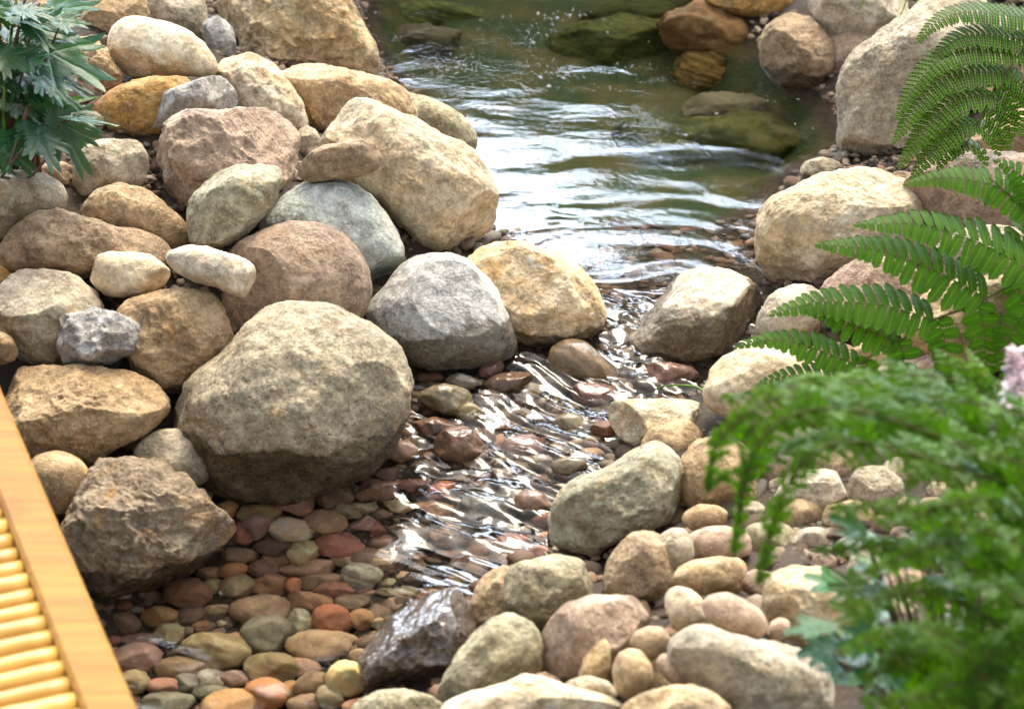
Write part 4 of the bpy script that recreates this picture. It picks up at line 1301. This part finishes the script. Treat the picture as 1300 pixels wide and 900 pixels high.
for pts, ln in (([(1345, 30), (1299, 22), (1225, 14), (1185, 28), (1162, 50)], 17),
            ([(1312, 45), (1299, 50), (1240, 42), (1205, 52), (1180, 78)], 16),
            ([(1300, 64), (1233, 62), (1193, 74), (1163, 104), (1136, 148)], 17),
            ([(1277, 93), (1215, 93), (1175, 119), (1134, 175)], 17),
            ([(1259, 121), (1211, 127), (1178, 157), (1140, 208)], 16),
            ([(1241, 158), (1211, 163), (1182, 192), (1156, 222)], 14),
            ([(1226, 183), (1205, 190), (1190, 210)], 9),
            ([(1226, 183), (1245, 190), (1253, 204)], 9),
            ([(1241, 158), (1262, 172), (1268, 192)], 11),
            ([(1259, 121), (1280, 142), (1284, 172)], 13),
            ([(1277, 93), (1305, 118), (1318, 150)], 14),
            ([(1294, 70), (1330, 95), (1350, 120)], 14), ([(1268, 107), (1292, 138), (1298, 168)], 13), ([(1320, 35), (1350, 60), (1372, 92)], 15), ([(1250, 140), (1270, 160), (1282, 184)], 12)):
    b = Blade()
    m = P3(pts, 26, ft, .012)
    pinna(b, m, UPN, ln * 1.75 * t0 / FPX, 8.6 * t0 / FPX, 9.4 * t0 / FPX, .30, lambda f: min(1, .75 + f * 2) * (1 - max(0, f - .35) / .68) ** .8, rnd=rp, n=4, taper=.6, start=.0)
    b.build('pinna', FERN_DARK, fr, FO)

# the feathery fern below it: two fronds
t1 = hit(1100, 420, .06) - .25
org = px3((1360, 330), t1 + .1)
gz = float(height(org[0] + .1, org[1] + .15))
fern2 = empty('fern', (org[0] + .1, org[1] + .15, gz))
tag(fern2, 'bright green fern with comb-like fronds reaching over the cream boulders', 'fern', 'ferns on the bank')
FO = np.array(fern2.location)
def frond2(rach, pinnae, ft):
    fr = empty('frond')
    fr.parent = fern2
    b = Blade()
    R3 = P3(rach, 24, ft)
    tail = np.vstack([R3, curve_pts([R3[-1], R3[-1] * .5 + FO * .5 + np.array([0, 0, .06]), FO + np.array([0, 0, .01])], 12)[1:]])
    b.tube(tail, np.linspace(.0012, .003, len(tail)), 6)
    b.build('stem', FERN, fr, FO)
    for pts, ln, wd, st in pinnae:
        b = Blade()
        m = P3(pts, 24, ft, .01)
        k = ft(pts[0]) / FPX
        pinna(b, m, UPN, ln * k, wd * 1.1 * k, st * k, .24, lambda f: min(1, .8 + f * 1.5) * (1 - max(0, f - .30) / .72) ** .85, rnd=rp, teeth=.16, n=10, taper=.62, rad=.0011, start=.02)
        b.build('pinna', FERN, fr, FO)
fa = lambda p: t1 + .0004 * (p[0] - 1100) - .0002 * (p[1] - 420)
frond2([(1050, 488), (1087, 463), (1137, 435), (1162, 421), (1183, 407), (1212, 396), (1250, 380), (1310, 345), (1370, 310)],
       [([(1183, 405), (1150, 395), (1109, 385), (1040, 380), (974, 394)], 42, 15, 16),
        ([(1137, 435), (1110, 422), (1080, 410), (1045, 392), (1010, 382)], 34, 14, 15),
        ([(1087, 463), (1045, 446), (1002, 431), (965, 429), (932, 435)], 30, 13, 14),
        ([(1062, 482), (1035, 477), (1000, 474), (962, 480)], 24, 11, 12),
        ([(1250, 378), (1205, 353), (1173, 336), (1109, 313), (1031, 304)], 46, 16, 17),
        ([(1310, 344), (1252, 312), (1205, 294), (1160, 281), (1083, 279)], 46, 16, 17),
        ([(1100, 457), (1098, 480), (1090, 500)], 20, 13, 14),
        ([(1140, 434), (1148, 455), (1145, 490)], 24, 14, 15),
        ([(1190, 407), (1200, 435), (1195, 480)], 26, 15, 16),
        ([(1242, 385), (1250, 425), (1255, 490)], 27, 16, 17),
        ([(1290, 360), (1305, 400), (1310, 470)], 28, 16, 17)], fa)
fb = lambda p: t1 + .10 + .0003 * (p[0] - 1200)
frond2([(1255, 225), (1300, 262), (1340, 290), (1380, 320)],
       [([(1310, 268), (1280, 248), (1255, 232), (1200, 222), (1146, 228)], 34, 12, 13),
        ([(1335, 285), (1310, 240), (1290, 215), (1262, 196)], 36, 13, 14),
        ([(1345, 295), (1300, 300), (1260, 322), (1232, 352)], 32, 13, 14)], fb)
fc = lambda p: t1 + .03
frond2([(1290, 420), (1310, 380), (1350, 340)], [([(1300, 398), (1285, 420), (1278, 450), (1280, 500)], 24, 14, 15)], fc)

# ------------------------------------------------------------------ lobed leaves
def leaf_lobed(p0, tip, nrm, wide=.85, lobes=5, depth=.55, seed=0, cup=.18, droop=.22, teeth=.07, nth=96, rings=6):
    """a lobed, toothed leaf from its stalk end p0 to tip; verts and faces"""
    r = random.Random(seed)
    L = np.linalg.norm(tip - p0)
    T = nz(tip - p0)
    N = nz(nrm - T * (nrm @ T))
    S = np.cross(N, T)
    half = (lobes - 1) / 2
    lob = [(i - half) * (.62 if lobes > 3 else .8) for i in range(lobes)]
    lens = [1 - .20 * abs(i - half) + r.uniform(-.05, .05) for i in range(lobes)]
    C = p0 + T * L * .12
    v, f, uv = [C], [], [(0.0, .5)]
    for k in range(1, rings + 1):
        q = k / rings
        for i in range(nth):
            a = -math.pi + 2 * math.pi * i / nth
            rr, ridge = .34 - .10 * abs(a) / math.pi, 0.0
            for th, le in zip(lob, lens):
                d = abs(a - th)
                g = math.exp(-(d / (.30 if lobes > 3 else .46)) ** 2 * (1.0 + 1.3 * q * depth))
                val = .30 + (le * .88 - .30) * g
                if val > rr:
                    rr, ridge = val, math.exp(-(d / .10) ** 2)
            tooth = 1 - teeth * (q ** 3) * abs(((i * 1.0) % 4) - 2) / 2 * 1.4
            rr *= q * tooth
            x, y = rr * math.cos(a), rr * math.sin(a) * wide
            zz = cup * (y * y) * 1.2 - droop * x * abs(x) - .018 * ridge * q + .010 * math.sin(18 * rr + 3 * a + seed)
            v.append(C + L * (T * x + S * y + N * zz))
            uv.append((rr * 4, .5 + .5 * (1 - ridge)))
    for i in range(nth):
        f.append((0, 1 + i, 1 + (i + 1) % nth))
    for k in range(rings - 1):
        a0, b0 = 1 + k * nth, 1 + (k + 1) * nth
        for i in range(nth):
            j = (i + 1) % nth
            f.append((a0 + i, b0 + i, b0 + j, a0 + j))
    return v, f, uv

def lobed_mat(name, c1, c2, rough=.40, trans=.22):
    t = NT(name)
    v = t.coord('Object')
    uvn = t.add('UVMap')
    sx = t.add('SeparateXYZ')
    t.put(sx.inputs[0], uvn.outputs[0])
    vein = t.ramp(sx.outputs[1], .70, .5)
    col = t.mix(t.ramp(t.noise(v, 30, 4), .35, .65), c1, c2)
    col = t.mix(t.math('MULTIPLY', vein, .35), col, (.13, .19, .06))
    oi = t.add('ObjectInfo')
    hs_ = t.add('HueSaturation')
    t.put(hs_.inputs['Color'], col)
    t.put(hs_.inputs['Hue'], t.ramp(oi.outputs['Random'], 0, 1, .46, .53))
    t.put(hs_.inputs['Value'], t.ramp(t.math('FRACT', t.math('MULTIPLY', oi.outputs['Random'], 9.1)), 0, 1, .7, 1.4))
    h = t.math('SUBTRACT', t.noise(v, 130, 4, .6), vein)
    p = t.principled(hs_.outputs[0], rough, t.bump(h, .45, .0025), .45)
    tr = t.add('BsdfTranslucent')
    t.put(tr.inputs['Color'], t.mix(1.0, hs_.outputs[0], (1.6, 1.7, .5), 'MULTIPLY'))
    mx = t.add('MixShader')
    mx.inputs[0].default_value = trans
    t.l.new(p.outputs[0], mx.inputs[1])
    t.l.new(tr.outputs[0], mx.inputs[2])
    return t.done(mx)
BLUE_LEAF = lobed_mat('glossy_blue_green_leaf', (.016, .070, .030), (.024, .085, .020))
FRESH_LEAF = lobed_mat('fresh_green_leaf', (.06, .16, .02), (.045, .12, .015), .34, .35)
t = NT('red_brown_stalk')
STALK = t.done(t.principled(t.mix(t.ramp(t.noise(t.coord('Object', (0, 0, 0)), 18, 3), .4, .6), (.10, .035, .025), (.07, .06, .02)), .45, None, .4))
t = NT('green_stalk')
GSTALK = t.done(t.principled((.10, .20, .02), .4, None, .4))

tl = hit(40, 205, .05)
fx = px3((20, 200), tl)
root = empty('leafy_plant', (fx[0], fx[1], float(height(fx[0], fx[1]))))
tag(root, 'dark blue-green plant with glossy toothed lobed leaves and reddish stalks on the heap', 'plant', 'leafy plants')
RO = np.array(root.location)
LEAVES = [((48,60),(150,108),.75,3), ((52,88),(124,122),.7,3), ((28,128),(136,166),.8,5), ((72,148),(119,234),.62,3), ((60,142),(140,172),.6,3),
          ((60,14),(132,2),.8,3), ((22,60),(100,42),.8,3), ((0,70),(50,94),.9,3), ((8,108),(70,112),.9,5), ((45,165),(78,224),.7,3), ((-6,22),(44,-4),.9,5),
          ((34,34),(104,48),.75,3), ((8,150),(44,200),.8,3), ((-14,60),(28,88),1.0,5), ((-16,120),(24,152),1.0,5), ((52,100),(114,142),.65,3), ((-8,172),(34,214),.9,5),
          ((40,122),(74,176),.8,3), ((22,12),(80,24),.8,5), ((-16,2),(24,42),1.0,5), ((28,80),(80,58),.8,5), ((62,120),(112,196),.6,3), ((20,90),(62,140),.8,5), ((85,150),(158,156),.35,3),
          ((-14,90),(36,122),.9,5), ((5,40),(60,66),.9,5), ((30,160),(60,205),.8,5), ((10,190),(50,222),.9,3)]
for a, b, wd, lo in LEAVES[:26]:
    if rp.random() < .35:
        ox, oy = rp.uniform(-26, 14), rp.uniform(-16, 18)
        LEAVES.append(((a[0] + ox, a[1] + oy), (a[0] + ox + (b[0] - a[0]) * .8 + rp.uniform(-14, 6), a[1] + oy + (b[1] - a[1]) * .8 + rp.uniform(-14, 14)), wd, lo))
for i, (a, b, wd, lo) in enumerate(LEAVES):
    tt = tl - .06 - rp.uniform(.0, .14) - .0006 * max(0, 120 - a[1])
    p0, p1 = px3(a, tt), px3(b, tt - rp.uniform(-.02, .05))
    nr = nz(np.array([rp.uniform(-.35, .35), rp.uniform(-.55, .1), 1.0]))
    v, f, uv = leaf_lobed(p0, p1, nr, wd * 1.4, lo, .85, i, teeth=.22, droop=.12)
    mesh_obj('leaf', np.array(v) - RO, f, FRESH_LEAF if i in (2, 15, 23) else BLUE_LEAF, root, uv=uv)
    st = curve_pts([p0 + (p1 - p0) * .12, (p0 * .55 + RO * .45) + np.array([0, 0, .03]), RO + np.array([rp.uniform(-.05, .05), rp.uniform(-.03, .03), -.01])], 10)
    v, f = tube(st, np.linspace(.0018, .0032, 10), 6)
    mesh_obj('stalk', np.array(v) - RO, f, STALK, root)
for pts, r, m in (([(10,215),(22,180),(36,135)], .0035, STALK), ([(14,70),(24,35),(33,-6)], .0028, STALK), ([(26,62),(40,28),(50,4)], .0022, STALK),
                  ([(47,82),(64,52),(82,16)], .0032, GSTALK), ([(4,135),(12,60),(22,-8)], .003, GSTALK), ([(24,55),(38,42),(52,30)], .002, STALK), ([(2,225),(20,200),(42,178)], .003, STALK), ([(42,222),(56,205),(70,182)], .0025, STALK)):
    m3 = curve_pts([px3(p, tl - .17) for p in pts], 10)
    m3 = np.vstack([curve_pts([RO + np.array([rp.uniform(-.03, .03), 0, 0]), m3[0]], 6)[:-1], m3])
    v, f = tube(m3, r, 6)
    mesh_obj('stalk', np.array(v) - RO, f, m, root)

# ------------------------------------------------------------------ the near plants at the corner: feathery fronds and glossy leaves
bx = px3((1290, 960), 2.75)
NB = np.array([bx[0] + .04, bx[1], float(height(bx[0] + .04, bx[1]))])
near_ = empty('fern', NB)
tag(near_, 'soft feathery green fern close to the viewer with finely cut drooping fronds', 'fern', 'ferns on the bank')
def near_frond(pts, t_, ln, seed, wl=1.0):
    r = random.Random(seed)
    fr = empty('frond')
    fr.parent = near_
    m = P3(pts, 30, (lambda p: t_ + .0003 * (p[0] - 1100)))
    bow = np.vstack([curve_pts([NB, NB * .5 + m[0] * .5 + np.array([0, 0, .08]), m[0]], 10)[:-1], m])
    b = Blade()
    b.tube(bow, np.linspace(.003, .0009, len(bow)), 5)
    seg = np.linalg.norm(np.diff(m, axis=0), axis=1)
    cum = np.concatenate([[0], np.cumsum(seg)])
    tot = cum[-1]
    s = tot * .05
    k = t_ / FPX
    while s < tot * .97:
        f = s / tot
        prof = min(1, .55 + f * 2.2) * (1 - max(0, f - .3) / .74) ** .8
        p = np.array([np.interp(s, cum, m[:, i]) for i in range(3)])
        q = np.array([np.interp(min(s + tot * .03, tot), cum, m[:, i]) for i in range(3)])
        T = nz(q - p)
        N = nz(UPN - T * (UPN @ T) + np.array([r.uniform(-.5, .5), r.uniform(-.5, .5), 0]))
        S = np.cross(N, T)
        for sg in (-1, 1):
            L = ln * 1.15 * k * prof * r.uniform(.6, 1.25)
            d = nz(S * sg * .82 + T * .55 + np.array([0, 0, -.25 * r.random()]))
            e = p + d * L
            mid = curve_pts([p, p + d * L * .5 + N * L * .04, e - N * L * .16], 8)
            pinna(b, mid, N, 24 * k * wl * (.5 + .5 * prof), 13 * k * wl, 13.5 * k * wl, .45, lambda g: min(1, .8 + g) * (1 - max(0, g - .25) / .8), rnd=r, teeth=.25, n=4, taper=.5, rad=.0006)
        s += 25 * k * (.6 + .4 * prof) * r.uniform(.8, 1.25)
    b.build('blade', FERN_NEAR, fr, NB)
NF = [([(1330,640),(1120,492),(905,508)],2.95,52), ([(1330,620),(1150,510),(888,565)],2.85,50), ([(1330,660),(1130,540),(905,610)],2.8,52),
      ([(1310,600),(1080,520),(965,560),(930,715)],2.75,42), ([(1300,620),(1080,560),(1000,620),(962,748)],2.7,42), ([(1340,560),(1200,480),(1010,492)],3.0,50), ([(1330,600),(1200,505),(1060,520)],2.9,55),
      ([(1330,760),(1200,655),(1040,645)],2.65,40), ([(1340,800),(1190,700),(1030,700)],2.7,38), ([(1340,850),(1200,755),(1075,770)],2.6,44),
      ([(1350,880),(1220,815),(1085,865)],2.6,44), ([(1350,700),(1250,640),(1110,668)],2.6,42), ([(1290,950),(1240,850),(1150,795)],2.5,44),
      ([(1350,760),(1290,690),(1200,660)],2.55,46), ([(1350,920),(1260,860),(1125,905)],2.5,46), ([(1340,560),(1280,520),(1180,505)],2.8,46), ([(1200,930),(1180,860),(1110,820)],2.6,36),
      ([(1350,840),(1290,760),(1210,740)],2.5,44), ([(1360,660),(1300,590),(1220,575)],2.7,44), ([(1320,610),(1040,505),(925,545),(895,640)],2.8,42), ([(1300,960),(1290,880),(1230,800)],2.5,42), ([(1360,800),(1230,690),(1090,730)],2.6,44), ([(1360,900),(1180,800),(1060,830)],2.55,42), ([(1340,960),(1220,890),(1090,890)],2.5,44), ([(1370,860),(1310,800),(1240,850)],2.5,46), ([(1360,730),(1290,640),(1180,640)],2.6,46), ([(1360,930),(1320,850),(1290,760)],2.5,46)]
for i, (pts, t_, ln) in enumerate(NF):
    near_frond(pts, t_, ln, i)

bx = px3((1210, 930), 3.1)
GB = np.array([bx[0], bx[1], float(height(bx[0], bx[1]))])
gp = empty('leafy_plant', GB)
tag(gp, 'glossy green lobed-leaf plant with pale pink flower spike among the near fern fronds', 'plant', 'leafy plants')
rg = random.Random(21)
for i in range(90):
    px_, py_ = rg.uniform(1050, 1310), rg.uniform(665, 905)
    if px_ < 1050 + (760 - py_) * .5:
        continue
    tt = rg.uniform(2.75, 3.15)
    ang = rg.uniform(2.2, 4.3) if rg.random() < .7 else rg.uniform(0, 6.28)
    ln = rg.uniform(34, 66)
    p0 = px3((px_, py_), tt)
    p1 = px3((px_ + ln * math.cos(ang), py_ - ln * .7 * math.sin(ang)), tt - rg.uniform(-.02, .04))
    nr = nz(np.array([rg.uniform(-.5, .5), rg.uniform(-.6, .3), 1.0]))
    v, f, uv = leaf_lobed(p0, p1, nr, 1.0, 5 if rg.random() < .5 else 3, .7, i + 50, nth=64, rings=4)
    mesh_obj('leaf', np.array(v) - GB, f, BLUE_LEAF if rg.random() < .45 else FRESH_LEAF, gp, uv=uv)
    st = curve_pts([p0, p0 * .5 + GB * .5 + np.array([0, 0, .03]), GB + np.array([rg.uniform(-.05, .05), rg.uniform(-.05, .05), 0])], 8)
    v, f = tube(st, np.linspace(.0016, .003, 8), 5)
    mesh_obj('stalk', np.array(v) - GB, f, STALK, gp)
t = NT('pale_pink_petal')
PETAL = t.done(t.principled(t.mix(t.ramp(t.noise(t.coord('Object', (0, 0, 0)), 60, 3), .4, .6), (.80, .70, .69), (.74, .52, .55)), .6, None, .3))
sp = curve_pts([GB, px3((1300, 640), 2.95), px3((1292, 520), 2.95), px3((1290, 446), 2.96)], 20)
fl = empty('flower_spike')
fl.parent = gp
v, f = tube(sp, np.linspace(.003, .0012, 20), 6)
mesh_obj('stalk', np.array(v) - GB, f, GSTALK, fl)
b = Blade()
for i in range(260):
    s = rg.uniform(.62, 1.0)
    j = s * 19
    c = sp[int(j)] + (sp[min(int(j) + 1, 19)] - sp[int(j)]) * (j - int(j))
    d = nz(np.array([rg.gauss(0, 1), rg.gauss(0, 1), rg.gauss(.25, .6)]))
    rad = .020 * (1.15 - s) / .5 * rg.uniform(.3, 1.0)
    sd_ = nz(np.cross(d, np.array([.3, .2, 1.0])))
    b.leaflet(c + d * rad, d, sd_, nz(np.cross(sd_, d)), .0095, .0062, .2, .5, 3, .6)
b.build('blossom', PETAL, fl, GB)

# ------------------------------------------------------------------ grass blades over the pale rock, and the green stem in the riffle
tg = hit(1100, 30, .05) - .08
gr0 = px3((1165, -60), tg)
tuft = empty('grass_tuft', (gr0[0], gr0[1], float(height(gr0[0], gr0[1]))))
tag(tuft, 'few thin green grass blades hanging over the pale rock beside the mauve-grey boulder', 'grass')
TO = np.array(tuft.location)
GRASS = fern_mat('grass_blade', (.12, .25, .02), (.09, .19, .02))
for pts, wd in (([(1170,-60),(1112,-30),(1096,2),(1084,26)], .0035), ([(1172,-60),(1140,-30),(1127,4),(1119,28)], .0025), ([(1175,-60),(1158,-24),(1146,14),(1130,36)], .0045),
                ([(1180,-60),(1168,-24),(1163,4),(1161,12)], .003), ([(1190,-60),(1194,-20),(1190,4),(1188,10)], .003)):
    m = curve_pts([TO] + [px3(p, tg) for p in pts], 18)
    v, f = [], []
    for i, c in enumerate(m):
        T = nz(m[min(i + 1, 17)] - m[max(i - 1, 0)])
        S = nz(np.cross(T, FW))
        ww = wd * (1 - (i / 17) ** 3 * .95) * .5
        v += [c - S * ww, c + np.cross(S, T) * ww * .3, c + S * ww]
        if i:
            a = (i - 1) * 3
            f += [(a, a + 1, a + 4, a + 3), (a + 1, a + 2, a + 5, a + 4)]
    mesh_obj('blade', np.array(v) - TO, f, GRASS, tuft)
m = [px3(p, hit(p[0], p[1], l)) for p, l in (((818, 496), .004), ((840, 491), .03), ((865, 489), .045), ((885, 492), .03), ((898, 500), .02))]
v, f = tube(curve_pts(m, 16), np.linspace(.0012, .0026, 16), 6)
tag(mesh_obj('green_stem', v, f, GSTALK, loc=m[2]), 'thin green stem lying on the wet stones above the cream slab', 'stem')

# bubbles on the upper pool: nobody could count them
rb = random.Random(4)
BV, BF = ico(2)
vs, fs = [], []
cl = [(500,110,22,8,10), (540,95,50,16,26), (640,20,30,8,14), (700,25,40,14,34), (735,15,16,10,12), (600,85,40,12,20), (690,45,40,16,22), (575,72,12,6,10), (625,120,36,12,22), (665,110,40,12,22), (645,130,18,8,16), (720,95,24,8,14), (470,16,14,6,6), (760,25,40,14,8),
      (850,60,90,40,8), (890,110,60,40,6), (980,120,30,14,8), (1020,165,20,18,6), (800,90,80,40,8), (740,150,60,16,4), (1010,128,26,8,8), (880,150,60,30,3)]
for cx, cy, sx_, sy_, n in cl:
    for _ in range((n * 3) // 5):
        q = on_plane(cx + rb.gauss(0, sx_ * .5), cy + rb.gauss(0, sy_ * .5), Z_UP)
        r = rb.uniform(.0014, .0042) * (1 if rb.random() < .85 else 1.7)
        o = len(vs)
        vs += [(q[0] + r * a, q[1] + r * b_, q[2] + r * .62 * c) for a, b_, c in BV]
        fs += [tuple(o + i for i in t_) for t_ in BF]
t = NT('foam_bubble')
g_ = t.add('BsdfGlossy')
g_.inputs['Roughness'].default_value = .08
tb = t.add('BsdfTransparent')
fr_ = t.add('LayerWeight')
fr_.inputs['Blend'].default_value = .35
mx = t.add('MixShader')
t.put(mx.inputs[0], t.ramp(fr_.outputs['Fresnel'], 0, 1, .10, 1.0))
t.l.new(tb.outputs[0], mx.inputs[1])
t.l.new(g_.outputs[0], mx.inputs[2])
tag(mesh_obj('foam_bubbles', vs, fs, t.done(mx)), 'tiny clear bubbles drifting on the upper pool', 'bubbles', kind='stuff')
